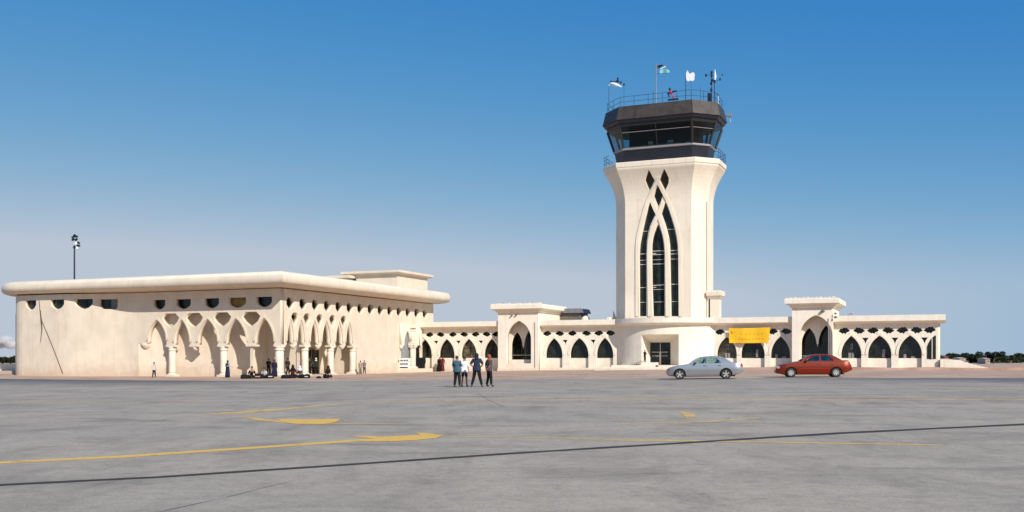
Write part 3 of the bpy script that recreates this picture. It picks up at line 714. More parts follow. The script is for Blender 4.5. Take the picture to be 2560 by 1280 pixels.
U4, U5, U6, U7 = ua(1786), u_at(1980, 26.9) - .005, u_at(2082, 26.9) + .005, ua(2346)
def half(px0, px1): return (ua(px1) - ua(px0)) / 2
w1 = wing('arcade_wing', 'low white arcade wing between the terminal hall and the left gate pavilion', U0, U1,
          [ua(1062), ua(1117), ua(1172), ua(1229)], [.95, 1.03, 1.03, .98], [ua(x) for x in (1073, 1101, 1131, 1160, 1188, 1216, 1240)], [ua(x) for x in (1090, 1146, 1202)], g=.05, ends=(1.2, 0), olive=(2,))
w2_ = wing('arcade_wing', 'low white arcade wing with three pointed windows left of the control tower', U2, U3,
           [ua(1385), ua(1448), ua(1512)], [1.02, 1.10, .98], [ua(x) for x in (1367, 1399, 1430, 1466, 1496, 1526)], [ua(x) for x in (1413, 1483)], g=.22)
w3 = wing('arcade_wing', 'low white arcade wing behind the yellow banner and the silver sedan', U4, U5,
          [ua(1817), ua(1882), ua(1951)], [1.05, 1.22, .98], [ua(x) for x in (1799, 1834, 1866, 1899, 1931, 1966)], [ua(x) for x in (1850, 1917)], g=.30, olive=(0,))
w4 = wing('arcade_wing', 'rightmost low white arcade wing ending beside the open ground', U6, U7,
          [ua(2128), ua(2199), ua(2275)], [.97, 1.10, 1.08], [ua(x) for x in (2110, 2148, 2182, 2221, 2256, 2292, 2324)], [ua(x) for x in (2164, 2238, 2312)], g=.36, ends=(0, .65))
# end face of the right wing: a last half arch and its jamb
MB().box(U7 - .01 + .012, U7 + .16, VW + .2, VW + 5.5, -.4, 4.9).build('end_wall', M['plaster_w'], w4)
hb = MB(); 
shape('corner_arch', [(ua(2318), 1.40), (ua(2318), 2.6), (ua(2322), 3.0), (ua(2330), 3.45), (ua(2337), 3.70), (ua(2340), 3.70), (ua(2340), 1.40)], [], .05, M['glass'], w4, VW - .052)
MB().tube([(ua(2330), VW - .10, 1.42), (ua(2330), VW - .10, 3.42)], .05, 8).build('corner_window_frame', M['mullion'], w4)
# ramp at the right end
mb = MB(); a0 = U7 + .17; prr = [(a0, 1.05), (a0 + 1.7, .95), (a0 + 2.3, .72), (a0 + 3.4, .42), (a0 + 4.6, .10), (a0 + 5.0, .0)]
mb.rings([[(x, VW - .4, -.4), (x, VW - .4, .34 + h), (x, VW + .6, .34 + h), (x, VW + .6, -.4)] for x, h in prr])
rm = mb.build('ramp_parapet', M['plaster_w'], w4)

# pinkish kerb in front of the right wings
kb = MB(); us_ = [U4 - 3 + i * 2.2 for i in range(int((U7 + 20 - U4) / 2.2))]
secs = []
for i, u in enumerate(us_):
    h = .24 + .05 * math.sin(u * .9) + rng.uniform(-.03, .03); g = guv(u, 20.5)
    secs.append([(u, 20.0 + rng.uniform(-.1, .1), g - .3), (u, 20.15 + rng.uniform(-.1, .1), g + h), (u, 27.9, guv(u, 27.9) + .10), (u, 27.9, g - .3)])
kb.rings(secs); tag(kb.build('raised_walk', mat('pink_concrete', (.44, .27, .20), .95, var=.3, scale=.6, bump=.4, bscale=5, grime=.6), None, False), kind='structure')
ob = bpy.data.objects['raised_walk']
ob.location = (CO.x, CO.y, 0); ob.rotation_euler = (0, 0, R(ANG))

# ================================================================== junction bay beside the hall
jn = thing('junction_porch', 'narrow porch with a tall white column on the hall wall beside the left arcade wing', 'porch', .3, 24, .0)
vj = lambda px, u=.02: v_at(px, u)
jv0, jv1 = vj(999), 27.75
PWj = M['plaster_w']
n1, n2, n3 = vj(1003), vj(1024), vj(1040)
aa = ogive((n1 + n2) / 2, (n2 - n1) / 2 - .15, 3.0, 4.7, 7); ab_ = ogive((n3 + jv1) / 2, (jv1 - n3) / 2 - .15, 3.0, 4.7, 7)
ol = [(jv0, 2.95), (n1 + .15, 2.95)] + aa + [(n2 - .15, 2.95), (n3 + .15, 2.95)] + ab_ + [(jv1 - .15, 2.95), (jv1, 2.95), (jv1, 5.45), (jv0, 5.45)]
ol = [p for i, p in enumerate(ol) if i == 0 or math.dist(p, ol[i - 1]) > 1e-3]
shape('porch_screen', ol, [], .34, PWj, jn, .02, 'u')
MB().quad((.015, n1, .9), (.015, n2, .9), (.015, n2, 4.8), (.015, n1, 4.8)).build('window', mat('painted_reflection_glass', (.24, .26, .27), .15), jn)  # pale base colour stands in for the bright reflection in this pane
MB().quad((.015, n3, .9), (.015, jv1, .9), (.015, jv1, 4.8), (.015, n3, 4.8)).build('window', M['glass'], jn)
jc = vj(1032, .5)
column(jn, .5, jc, .36, .2, 2.95, M['column']); column(jn, .5, jc, .29, 3.12, 5.0, M['column'])
MB().box(.12, .95, jc - .45, jc + .45, 2.951, 3.11).build('impost_block', PWj, jn); MB().box(.37, .95, jc - .45, jc + .45, 5.0, 5.44).build('impost_block', PWj, jn)
for q in (jv0 + .1, n2 + .1): MB().lathe(.2, q, [(.22, 2.949), (.18, 2.7), (.04, 2.45)], 10).build('pendant', PWj, jn, True)
MB().box(.02, 1.9, jv0 - .8, 27.6, -.6, .22).build('step', PWj, jn)

# ================================================================== gate pavilions
def pavilion(label, px0, px1, depth, g, zc, arch, zsill, name='gate_pavilion'):
    vf = VW - depth; u0, u1 = u_at(px0, vf), u_at(px1, vf); cx = u_at(arch[0], vf); h = arch[1]; za_ = arch[2]
    t = thing(name, label, 'building', (u0 + u1) / 2, vf, g, 'gate pavilions of the terminal front')
    T = .5; PW = M['plaster_w']; zw = zc - .95
    op = ogive(cx, h, za_ - 2.15, za_, 10, zb=zsill)
    shape('front_wall', [(u0, g - .8), (u0, zw), (u1, zw), (u1, g - .8)], [op], T, PW, t, vf)
    MB().box(u0, u0 + .4, vf + T + .002, VW + 6, g - .8, zw).build('side_wall', PW, t)
    MB().box(u1 - .4, u1, vf + T + .002, VW + 6, g - .8, zw).build('side_wall', PW, t)
    # raised frame round the opening
    fr = ogive(cx, h + .35, za_ - 2.15, za_ + .45, 10, zb=zsill + .02)
    # cap: slanting soffit, band, top slab with little crenels
    pth = [(u0, vf), (u1, vf), (u1, VW + 6), (u0, VW + 6)]
    eaves('cornice', pth, [(.02, zw - .02), (.22, zw + .16), (.22, zw + .22), (.5, zw + .38)], PW, t)
    eaves('cap_slab', pth, [(-.8, zw + .381), (.56, zw + .381), (.66, zw + .45), (.66, zc - .06), (.6, zc), (-.8, zc)], PW, t)
    MB().box(u0 + .5, u1 - .5, vf + .5, VW + 5, zc - .3, zc - .05).build('roof', M['roofing'], t)
    nc = int((u1 - u0 + 1.3) / .42)
    for k in range(nc):
        x = u0 - .6 + k * .42
        MB().box(x, x + .26, vf - .62, vf - .34, zc + .002, zc + .09 + .03 * (k % 3)).build('crenel', PW, t)
    for k in range(int((u1 - u0) / .5)):
        x = u0 + .12 + k * .5
        MB().box(x, x + .2, vf - .34, vf - .1, zw + .23, zw + .33).build('bracket', PW, t)
    # inside: back wall, pendant arches and glazing
    vb = vf + 2.6
    MB().box(u0 + .41, u1 - .41, vb + .35, vb + .5, g - .5, zw - .1).build('rear_glass', M['glass'], t)
    # the inner screen: two pointed arches with a hanging pendant between
    xi0, xi1 = u0 + .42, u1 - .42; c1 = cx - h * .52; c2 = cx + h * .52
    out = [(xi0, zw - .2), (xi1, zw - .2), (xi1, zsill), (c2 + h * .46, zsill)]
    a2 = ogive(c2, h * .46, za_ - 2.9, za_ - 1.0, 8); a1 = ogive(c1, h * .46, za_ - 2.9, za_ - 1.25, 8)
    out += list(reversed(a2)) + [(cx + .05, za_ - 2.93), (cx, za_ - 3.2), (cx - .05, za_ - 2.93)] + list(reversed(a1)) + [(c1 - h * .46, zsill), (xi0, zsill)]
    out = [p for i, p in enumerate(out) if i == 0 or math.dist(p, out[i - 1]) > 1e-3]
    shape('inner_screen', out, [], .25, PW, t, vf + 1.35)
    MB().box(xi0, xi1, vf + 1.0, vb + .34, g - .5, zsill + .42).build('sill_wall', PW, t)
    for x in (c1, cx, c2):
        MB().box(x - .05, x + .05, vb + .25, vb + .34, zsill + .42, zw - 1).build('mullion', M['cabdark'], t)
    MB().box(xi0, xi1, vb + .24, vb + .34, zsill + .9, zsill + 1.0).build('transom', M['mullion'], t)
    MB().tube([(u1 - .42, vf - .05, g), (u1 - .42, vf - .05, zw - 1.1)], .035, 6).build('downpipe', M['trim'], t)
    MB().box(u0 - .02, u1 + .02, vf - .14, vf - .002, g - .7, g + .16).build('plinth', PW, t)
    return t, u0, u1, vf
pvL, a0, a1, pf = pavilion('gate pavilion with a crenelled cap standing between the two left arcade wings', 1245, 1346, 1.0, .12, 7.62, (u_at(1297, VW - 1), 0, 0) if 0 else (1297, 1.52, 5.75), .85)
pvR, b0, b1, pfr = pavilion('gate pavilion with a flat cap rising behind the red sedan', 1980, 2082, 1.1, .33, 7.55, (2040, 1.62, 5.85), .75)
# small lamp brackets on the pavilions
def wall_light(parent, px, py, vf, s=1.0):
    u = u_at(px, vf); z = z_at(py, u, vf)
    MB().box(u - .18 * s, u + .18 * s, vf - .14, vf - .03, z - .04, z + .04).lathe(u, vf - .2, [(.02, z + .12), (.10 * s, z + .08), (.14 * s, z - .06), (.02, z - .12)], 8).build('wall_light', M['shedwall'], parent)
wall_light(pvR, 2057, 778, pfr, 1.2); wall_light(pvR, 2089, 784, pfr, .7); wall_light(pvR, 2089, 793, pfr, 1.0); wall_light(pvL, 1280, 789, pf, .6); wall_light(pvL, 1291, 788, pf, .5)

# ================================================================== control tower
VT0 = 29.0
uT = (u_at(1563, VT0) + u_at(1727, VT0)) / 2
HDs = 3.0; vTc = VT0 + HDs
tower = thing('control_tower', 'tall cream control tower with a black glazed cab and an interlaced lancet window', 'control tower', uT, vTc, .25)
PT = M['plaster_t']
def octo(f, c, s, z, fl=0):
    a = f / 2; k = c / math.sqrt(2); b = s / 2
    return [(uT - a, vTc - b - k, z), (uT + a, vTc - b - k, z), (uT + a + k, vTc - b, z), (uT + a + k, vTc + b, z), (uT + a, vTc + b + k, z), (uT - a, vTc + b + k, z), (uT - a - k, vTc + b, z), (uT - a - k, vTc - b, z)]
zF0, zF1 = 18.6, 22.35
levels = [5.0] + [5.0 + 1.5 * i for i in range(1, 8)] + [zF0 + (zF1 - zF0) * i / 9 for i in range(10)]
def flare(z):
    t = max(0, min(1, (z - zF0) / (zF1 - zF0))); return t ** 2.0
def shaft_ring(z):
    t = flare(z); return octo(7.5 + 1.2 * t, 2.15 + .80 * t, 2.75 + 1.1 * t, z)
rings = [shaft_ring(z) for z in levels]
# faces other than the front (index 0->1 edge is the front face)
mb = MB(); base = 0; n = 8
for r in rings: mb.v += r
for k in range(len(rings) - 1):
    for j in range(1, 8):
        a = k * n + j; b = k * n + (j + 1) % n; mb.f.append((a, b, b + n, a + n))
mb.build('shaft', PT, tower)
# front face with the interlaced window, flared with the rest
SC = 3.047
def fp(x, y):            # from the enlarged detail of the photograph to the face (u, z)
    px = x / SC + 1480; py = y / SC + 400
    z = z_at(py, u_at(px, VT0), VT0)
    for _ in range(3):
        r = shaft_ring(z); vq = r[0][1]; u = u_at(px, vq); z = z_at(py, u, vq)
    return (u, z)
left = [(386, 1195), (386, 720), (388, 640), (398, 590), (410, 530), (425, 450), (440, 385), (452, 340), (455, 322)]
def poly(pts): return [fp(x, y) for x, y in pts]
zbot = z_at(792, uT, VT0)
H1 = poly([(360, 1190), (358, 720), (364, 640), (376, 575), (390, 510), (408, 430), (425, 365), (441, 318), (455, 345), (470, 373), (483, 402), (478, 425), (458, 468), (442, 505), (428, 560), (418, 620), (413, 720), (415, 960), (416, 1190)])
H2 = poly([(464, 1190), (456, 960), (453, 720), (454, 650), (460, 600), (472, 553), (488, 515), (503, 488), (518, 520), (531, 560), (541, 610), (548, 660), (551, 720), (552, 960), (553, 1190)])
H3 = poly([(600, 1190), (596, 960), (592, 720), (590, 650), (582, 590), (570, 540), (553, 480), (538, 440), (526, 405), (536, 378), (549, 345), (560, 318), (578, 362), (596, 415), (612, 465), (627, 520), (640, 580), (650, 640), (656, 720), (659, 960), (661, 1190)])
H4 = poly([(500, 196), (519, 228), (537, 266), (522, 315), (505, 352), (488, 315), (473, 275), (486, 228)])
H5 = poly([(433, 84), (451, 118), (468, 156), (454, 192), (438, 222), (422, 188), (408, 152), (420, 115)])
H6 = poly([(550, 78), (566, 108), (580, 140), (578, 172), (567, 198), (556, 220), (538, 185), (520, 148), (534, 110)])
zl = [z for z in levels if z > zF0 + .1 and z < zF1 - .05]
def grow(P, k):
    cx_ = sum(p[0] for p in P) / len(P); cz_ = sum(p[1] for p in P) / len(P); return [(cx_ + (x - cx_) * k, cz_ + (z - cz_) * (k * .97)) for x, z in P]
H4, H5, H6 = grow(H4, 1.12), grow(H5, 1.22), grow(H6, 1.22)
def ring_front(z): r = shaft_ring(z); return r[0], r[1]
lft = [(ring_front(z)[0][0], z) for z in levels]; rgt = [(ring_front(z)[1][0], z) for z in levels]
me = shape_mesh(lft + list(reversed(rgt)), [H1, H2, H3, H4, H5, H6], .5, 'v', 0, zl)
for q in me.vertices:
    q.co.y = shaft_ring(q.co.z)[0][1] + q.co.y
fo = link_mesh(me, 'front_face', PT, tower)
# glass behind the openings, one window for each opening, with transoms
def offset_v(z): return shaft_ring(z)[0][1]
for k, Hh in enumerate((H1, H2, H3, H4, H5, H6)):
    x0 = min(p[0] for p in Hh) - .12; x1 = max(p[0] for p in Hh) + .12; z0 = min(p[1] for p in Hh) - .1; z1 = max(p[1] for p in Hh) + .1
    zz = [z0 + (z1 - z0) * i / 8 for i in range(9)]
    mb = MB(); mb.rings([[(x0, offset_v(z) + .42, z), (x1, offset_v(z) + .42, z)] for z in zz], closed=False, caps=False)
    w = mb.build('window', M['glass'], tower)
    ys_ = {0: (535, 708, 757, 790, 967, 1080), 1: (690, 718, 757, 790, 952, 985, 1080), 2: (530, 692, 718, 757, 948, 1080)}.get(k, ())
    for yy in ys_:
        zq = fp((Hh[0][0]), yy)[1] if False else fp(500, yy)[1]
        hh = .05 if yy in (535, 530, 757, 985, 1080) else .07
        xs_ = x0, x1
        if yy < 600: xs_ = (x0, x1)
        MB().box(x0 + .13, x1 - .13, offset_v(zq) + .33, offset_v(zq) + .40, zq - hh / 2, zq + hh / 2).build('transom', M['mullion'], w)
# raised border round the window: two curved ribs each side
def rib(pts, w, th, at=0.0, name='window_rib'):
    c = [fp(x, y) for x, y in pts]; o1 = []; o2 = []
    for k, p in enumerate(c):
        a = Vector(c[max(k - 1, 0)]); b = Vector(c[min(k + 1, len(c) - 1)]); t = (b - a).normalized(); nn = Vector((-t.y, t.x)) * w / 2
        o1.append((p[0] + nn.x, p[1] + nn.y)); o2.append((p[0] - nn.x, p[1] - nn.y))
    me = shape_mesh(o1 + list(reversed(o2)), [], th, 'v', -th + at, zl)
    for q in me.vertices: q.co.y = offset_v(q.co.z) + q.co.y
    return link_mesh(me, name, PT, tower)
rib([(344, 1192), (343, 720), (345, 640), (352, 575), (368, 510), (388, 430), (405, 365), (424, 312), (448, 262), (470, 215), (496, 162), (512, 132)], .34, .10)
rib([(674, 1192), (671, 720), (668, 640), (660, 575), (645, 510), (626, 450), (606, 385), (580, 320), (556, 270), (530, 220), (498, 160), (482, 130)], .34, .104)
rib([(440, 1192), (434, 720), (437, 640), (447, 575), (462, 515), (486, 458), (503, 420), (522, 378), (545, 320)], .38, .108)
rib([(576, 1192), (571, 720), (567, 640), (556, 575), (540, 520), (521, 460), (503, 418), (482, 378), (460, 325)], .38, .112)
# corner rib / pipe at the right chamfer
r0 = shaft_ring(6)[2]; 
MB().tube([(r0[0] + .05, r0[1] - .3, 5.2), (r0[0] + .05, r0[1] - .3, zF0 + .2)], .05, 8).build('downpipe', PT, tower)
# gallery slab
mb = MB(); mb.rings([octo(8.65, 2.95, 3.8, 22.35), octo(8.75, 3.0, 3.85, 22.5), octo(8.75, 3.0, 3.85, 22.6), octo(8.9, 3.05, 3.9, 22.7), octo(8.95, 3.08, 3.9, 23.14), octo(8.85, 3.05, 3.85, 23.22)])
mb.build('gallery_slab', PT, tower)
# cab
CD = M['cabdark']
cabF = [(7.6, 1.85, 2.85, 23.22), (7.75, 2.15, 3.1, 24.72)]
zW0, zW1 = 24.97, 27.2
rw0, rw1 = (7.8, 2.2, 3.15), (8.1, 3.0, 3.65)
mb = MB(); mb.rings([octo(*a[:3], a[3]) for a in cabF], caps=False); mb.build('cab_base', CD, tower)
mb = MB(); mb.rings([octo(7.82, 2.2, 3.15, 24.72), octo(7.92, 2.26, 3.22, 24.77), octo(7.92, 2.26, 3.22, 24.95), octo(7.7, 2.15, 3.1, zW0)]); mb.build('cab_sill', M['trim'], tower)
W0 = octo(*rw0, zW0); W1 = octo(*rw1, zW1)
for j in range(8):
    a, b, c, d = Vector(W0[j]), Vector(W0[(j + 1) % 8]), Vector(W1[(j + 1) % 8]), Vector(W1[j])
    nseg = 2 if j in (0, 4) else 1
    for k in range(nseg):
        t0, t1 = k / nseg, (k + 1) / nseg
        g = MB().quad(a.lerp(b, t0), a.lerp(b, t1), d.lerp(c, t1), d.lerp(c, t0)).build('cab_window', M['cabglass'], tower)
        if k: MB().tube([a.lerp(b, t0), d.lerp(c, t0)], .05, 6).build('mullion', M['black'], g)
    MB().tube([a, d], .14, 6).build('cab_post', M['black'], tower)
    if j in (0, 1, 4): MB().tube([a.lerp(d, .72), b.lerp(c, .72)], .035, 6).build('blind_rail', M['trim'], tower)
# interior: floor, ceiling, desks, black block and panel added to darken the panes
mb = MB(); mb.rings([octo(7.4, 2.0, 2.9, 24.6), octo(7.4, 2.0, 2.9, 24.7)]); mb.build('cab_floor', M['black'], tower)
MB().box(uT - 2.6, uT + 4.3, vTc - 1.2, vTc + .6, 24.7, 27.19).build('cab_darkening_block', M['black'], tower)
MB().box(uT - 3.7, uT + 3.9, vTc - 1.45, vTc - 1.35, 24.7, 27.19).build('cab_darkening_panel', M['black'], tower)
MB().box(uT - 3.4, uT + 3.4, vTc - 2.6, vTc - 1.9, 24.7, 25.2).box(uT - 1.2, uT - .7, vTc - 2.5, vTc - 2.3, 25.21, 25.65).box(uT + 1.0, uT + 1.6, vTc - 2.5, vTc - 2.3, 25.21, 25.6).build('control_desk', M['shedwall'], tower)
mb = MB(); mb.rings([octo(8.1, 3.0, 3.65, zW1), octo(8.15, 3.1, 3.7, zW1 + .35)]); mb.build('cab_ceiling', M['black'], tower)
# roof fascia: lower lip and the deep weathered band
mb = MB(); mb.rings([octo(8.15, 3.1, 3.75, zW1 + .352), octo(8.3, 3.2, 3.85, zW1 + .36), octo(8.45, 3.38, 3.9, 27.90)], caps=False); mb.build('fascia_lip', M['cabdark'], tower)
fr0, fr1 = octo(8.55, 3.42, 3.95, 27.92), octo(8.15, 3.2, 3.7, 29.42)
for j in range(8):
    a, b, c, d = Vector(fr0[j]), Vector(fr0[(j + 1) % 8]), Vector(fr1[(j + 1) % 8]), Vector(fr1[j])
    nseg = 4 if j in (0, 4) else 2
    for k in range(nseg):
        t0, t1 = k / nseg + .0012, (k + 1) / nseg - .0012
        n_ = (b - a).cross(d - a).normalized() * .06
        p = [a.lerp(b, t0), a.lerp(b, t1), d.lerp(c, t1), d.lerp(c, t0)]
        mb = MB(); mb.rings([[q - n_ * .5 for q in p], [q + n_ * .5 for q in p]]); mb.build('fascia_panel', M['cabmetal'], tower)
mb = MB(); mb.rings([octo(8.4, 3.3, 3.85, 27.87), octo(8.4, 3.3, 3.85, 27.93)]); mb.build('fascia_soffit', M['black'], tower)
mb = MB(); mb.rings([octo(8.1, 3.15, 3.65, 29.25), octo(8.1, 3.15, 3.65, 29.36)]); mb.build('cab_roof', M['shedroof'], tower)
# roof railing
rr = octo(8.0, 3.1, 3.6, 0)
def railing(parent, pts, z0, h, nper, m, closed=True, rails=(.5, 1.0), r=.022):
    N = len(pts)
    for j in range(N if closed else N - 1):
        a, b = Vector(pts[j]), Vector(pts[(j + 1) % N])
        for q in rails: MB().tube([(a.x, a.y, z0 + h * q), (b.x, b.y, z0 + h * q)], r, 5).build('rail', m, parent)
        k = max(1, round((b - a).length / nper))
        for i in range(k):
            p = a.lerp(b, i / k); MB().tube([(p.x, p.y, z0), (p.x, p.y, z0 + h)], r, 5).build('rail_post', m, parent)
railing(tower, rr, 29.36, 1.15, 1.7, M['rail'])
gr = octo(8.8, 3.02, 3.85, 0)
railing(tower, [gr[2], gr[3], gr[4], gr[5], gr[6], gr[7]], 23.2, 1.15, 1.0, M['rail'], False, (.35, .68, 1.0))
mm_ = Vector(gr[7]).lerp(Vector(gr[0]), .42); railing(tower, [gr[7], tuple(mm_)], 23.2, 1.15, .7, M['rail'], False, (.35, .68, 1.0))
mm_ = Vector(gr[2]).lerp(Vector(gr[1]), .25); railing(tower, [gr[2], tuple(mm_)], 23.2, 1.15, .7, M['rail'], False, (.35, .68, 1.0))
# bracket lamp on the right side of the fascia
q = octo(8.3, 3.3, 3.8, 28.6)[3]
MB().tube([q, (q[0] + .5, q[1] - .3, 28.7)], .04, 6).box(q[0] + .4, q[0] + .8, q[1] - .5, q[1] - .1, 28.55, 28.85).tube([(q[0] + .6, q[1] - .3, 28.5), (q[0] + .7, q[1] - .3, 27.9)], .03, 5).build('side_antenna', M['trim'], tower)

# drum: the curved entrance block at the tower's foot
vd = VW; uD0, uD1 = ua(1545), ua(1786); um = (uD0 + uD1) / 2; ch = (uD1 - uD0) / 2; sag = 2.3; RR = (ch * ch + sag * sag) / (2 * sag); vcc = vd - sag + RR
def drum_v(u, off=0): return vcc - math.sqrt(max(.01, (RR + off) ** 2 - (u - um) ** 2))
g0 = .22
dx0, dx1 = u_at(1604, 26.0), u_at(1697, 26.0); zdo, zdi = z_at(836, um, 26.0), z_at(856, um, 27)
N = 24
cols = sorted(set([uD0 + (uD1 - uD0) * i / N for i in range(N + 1)] + [dx0, dx1])); cols = [c for c in cols if not any(0 < abs(c - d) < .12 for d in (dx0, dx1))]
mb = MB()
for a, b in zip(cols[:-1], cols[1:]):
    zlo = zdo if (a >= dx0 - 1e-6 and b <= dx1 + 1e-6) else g0 - 1
    mb.quad((a, drum_v(a), zlo), (b, drum_v(b), zlo), (b, drum_v(b), 5.0), (a, drum_v(a), 5.0))
o = mb.build('drum_wall', M['plaster_w'], tower)
bm = bmesh.new(); bm.from_mesh(o.data); bmesh.ops.remove_doubles(bm, verts=bm.verts, dist=1e-4); bmesh.ops.recalc_face_normals(bm, faces=bm.faces); bm.to_mesh(o.data); bm.free()
for p in o.data.polygons: p.use_smooth = True
# fascia of the drum
pathd = [(uD0 + .0 + (uD1 - uD0) * i / N, drum_v(uD0 + (uD1 - uD0) * i / N)) for i in range(N + 1)]
eaves('drum_fascia', pathd, [(.02, 4.86), (.10, 4.90), (.10, 5.0), (.30, 5.05), (.55, 5.2), (.60, 5.25), (.60, 5.78), (-1.0, 5.78)], M['plaster_w'], tower, False)
top = [(x, y + .9, 5.6) for x, y in pathd] 
mb = MB(); mb.rings([[(x, y + .9, 5.6) for x, y in pathd], [(x, vTc, 5.6) for x, y in pathd]], closed=False, caps=False); mb.build('drum_roof', M['roofing'], tower)
# splayed door recess
vi = 28.15; ix0, ix1 = u_at(1626, vi), u_at(1676, vi); zs0 = .72
O = [(dx0, drum_v(dx0), zs0), (dx0, drum_v(dx0), zdo), (dx1, drum_v(dx1), zdo), (dx1, drum_v(dx1), zs0)]
I = [(ix0, vi, zs0), (ix0, vi, zdi), (ix1, vi, zdi), (ix1, vi, zs0)]
ocols = [c for c in cols if dx0 - 1e-6 <= c <= dx1 + 1e-6]
mb = MB(); mb.quad(O[0], O[1], I[1], I[0]); mb.quad(O[2], O[3], I[3], I[2])
for a, b in zip(ocols[:-1], ocols[1:]):
    fa_, fb_ = (a - dx0) / (dx1 - dx0), (b - dx0) / (dx1 - dx0)
    mb.quad((a, drum_v(a), zdo), (b, drum_v(b), zdo), (ix0 + (ix1 - ix0) * fb_, vi, zdi), (ix0 + (ix1 - ix0) * fa_, vi, zdi))
mb.build('door_reveal', M['plaster_w'], tower)
dr = MB().box(ix0, ix1, vi + .01, vi + .06, zs0 - .2, zdi).build('entrance_door', M['glass'], tower)
xm = (ix0 + ix1) / 2
MB().box(ix0, ix0 + .07, vi - .05, vi + .005, zs0, zdi).box(ix1 - .07, ix1, vi - .05, vi + .005, zs0, zdi).box(ix0 + .07, ix1 - .07, vi - .05, vi + .005, zdi - .08, zdi).build('door_frame', M['rail'], dr)
MB().box(xm - .03, xm + .03, vi - .05, vi + .005, zs0, zdi - .08).box(xm - .09, xm + .09, vi - .07, vi - .051, zs0, zs0 + 1.45).box(ix0 + .2, xm - .09, vi - .05, vi + .005, zs0 + 1.36, zs0 + 1.43).box(xm + .09, ix1 - .3, vi - .05, vi + .005, zs0 + 1.36, zs0 + 1.43).box(ix0 + .2, xm - .09, vi - .05, vi + .005, zs0 + .95, zs0 + 1.0).box(xm + .09, ix1 - .3, vi - .05, vi + .005, zs0 + .95, zs0 + 1.0).build('door_bars', M['mullion'], dr)
# steps and terrace in front of the drum
stp = thing('entrance_steps', 'broad low white steps in front of the control tower door', 'steps', um, 25, g0)
sp1 = u_at(1497, 24.2); sp2 = u_at(1800, 24.2)
MB().box(sp1 + 1.5, sp2 - .5, 23.9, 28.1, -.4, zs0 - .02).build('step', M['plaster_w'], stp)
MB().box(sp1 + .7, sp2, 23.2, 23.899, -.4, .52).build('step', M['plaster_w'], stp)
MB().box(sp1, sp2 + .4, 22.5, 23.199, -.4, .38).build('step', M['plaster_w'], stp)
MB().box(u_at(1604, 24.6), u_at(1640, 24.6), 24.2, 25.6, zs0 - .019, zs0 + .28).build('cheek_wall', M['plaster_w'], stp)
# rubble by the door
rb = thing('rubble_heap', 'small heap of broken stone on the steps left of the tower door', 'rubble', u_at(1598, 24.5), 24.5, zs0 - .02)
for (px, s) in ((1590, .22), (1597, .30), (1603, .34), (1608, .22)):
    u = u_at(px, 24.5); k = MB().ball((u, 24.4 + rng.uniform(-.1, .1), zs0 + s * .6), s * .9, s * .7, s * .75, 6, 4)
    k.v = [(x + rng.uniform(-.05, .05), y, z + rng.uniform(-.05, .05)) for x, y, z in k.v]; k.build('stone', M['house'], rb)
u = u_at(1643, 23.4); k = MB().ball((u, 23.3, .64), .17, .14, .13, 6, 4); o = k.build('fallen_stone', M['houseroof'], rb); 
# small rooftop turret right of the shaft, and the little finial left of it
tr = thing('rooftop_turret', 'small cream rooftop turret with a thick cap just right of the tower shaft', 'turret', u_at(1796, 31), 31, 5.6)
t0, t1 = u_at(1778, 31), u_at(1799, 31)
MB().box(t0, t1, 30.4, 32.0, 5.55, 8.3).build('wall', PT, tr)
eaves('cap_slab', [(t0, 30.4), (t1, 30.4), (t1, 32.0), (t0, 32.0)], [(.01, 7.9), (.28, 8.25), (.34, 8.3), (.36, 8.75), (.25, 8.85), (-.7, 8.9)], PT, tr)
fi = thing('roof_finial', 'small dark metal fin on the parapet left of the tower shaft', 'finial', u_at(1535, 29), 29, 5.75)
a = u_at(1535, 29); MB().rings([[(a - .12, 29, 5.76), (a + .35, 29, 5.76), (a + .35, 29.1, 5.76), (a - .12, 29.1, 5.76)], [(a - .1, 29, 6.8), (a - .05, 29, 6.7), (a - .05, 29.1, 6.7), (a - .1, 29.1, 6.8)]]).build('fin', M['shedwall'], fi)
MB().ball((a - .6, 29.3, 5.85), .5, .3, .25, 8, 5).build('mound', PT, fi)
# grey plant room on the roof between the left pavilion and the tower
sh = thing('plant_room', 'grey metal plant room on the roof right of the left gate pavilion', 'plant room', u_at(1412, 34), 35, 5.6)
s0, s1 = u_at(1350, 34), u_at(1455, 34)
MB().box(s0, s1 - .3, 34, 37, 5.5, 6.9).build('wall', M['shedwall'], sh)
MB().rings([[(s0, 33.6, 6.9), (s1 + .1, 33.6, 6.85), (s1 + .1, 37.2, 6.85), (s0, 37.2, 6.9)], [(s0, 33.8, 7.42), (s1 - .1, 33.8, 7.38), (s1 - .1, 37, 7.38), (s0, 37, 7.42)]]).build('roof', M['shedroof'], sh)
tn = thing('water_tank', 'low pale rounded tank beside the grey plant room on the roof', 'tank', u_at(1464, 34), 34, 5.6)
MB().ball((u_at(1464, 34), 34, 5.95), .55, .5, .55, 18, 9).build('tank_body', PT, tn, True)
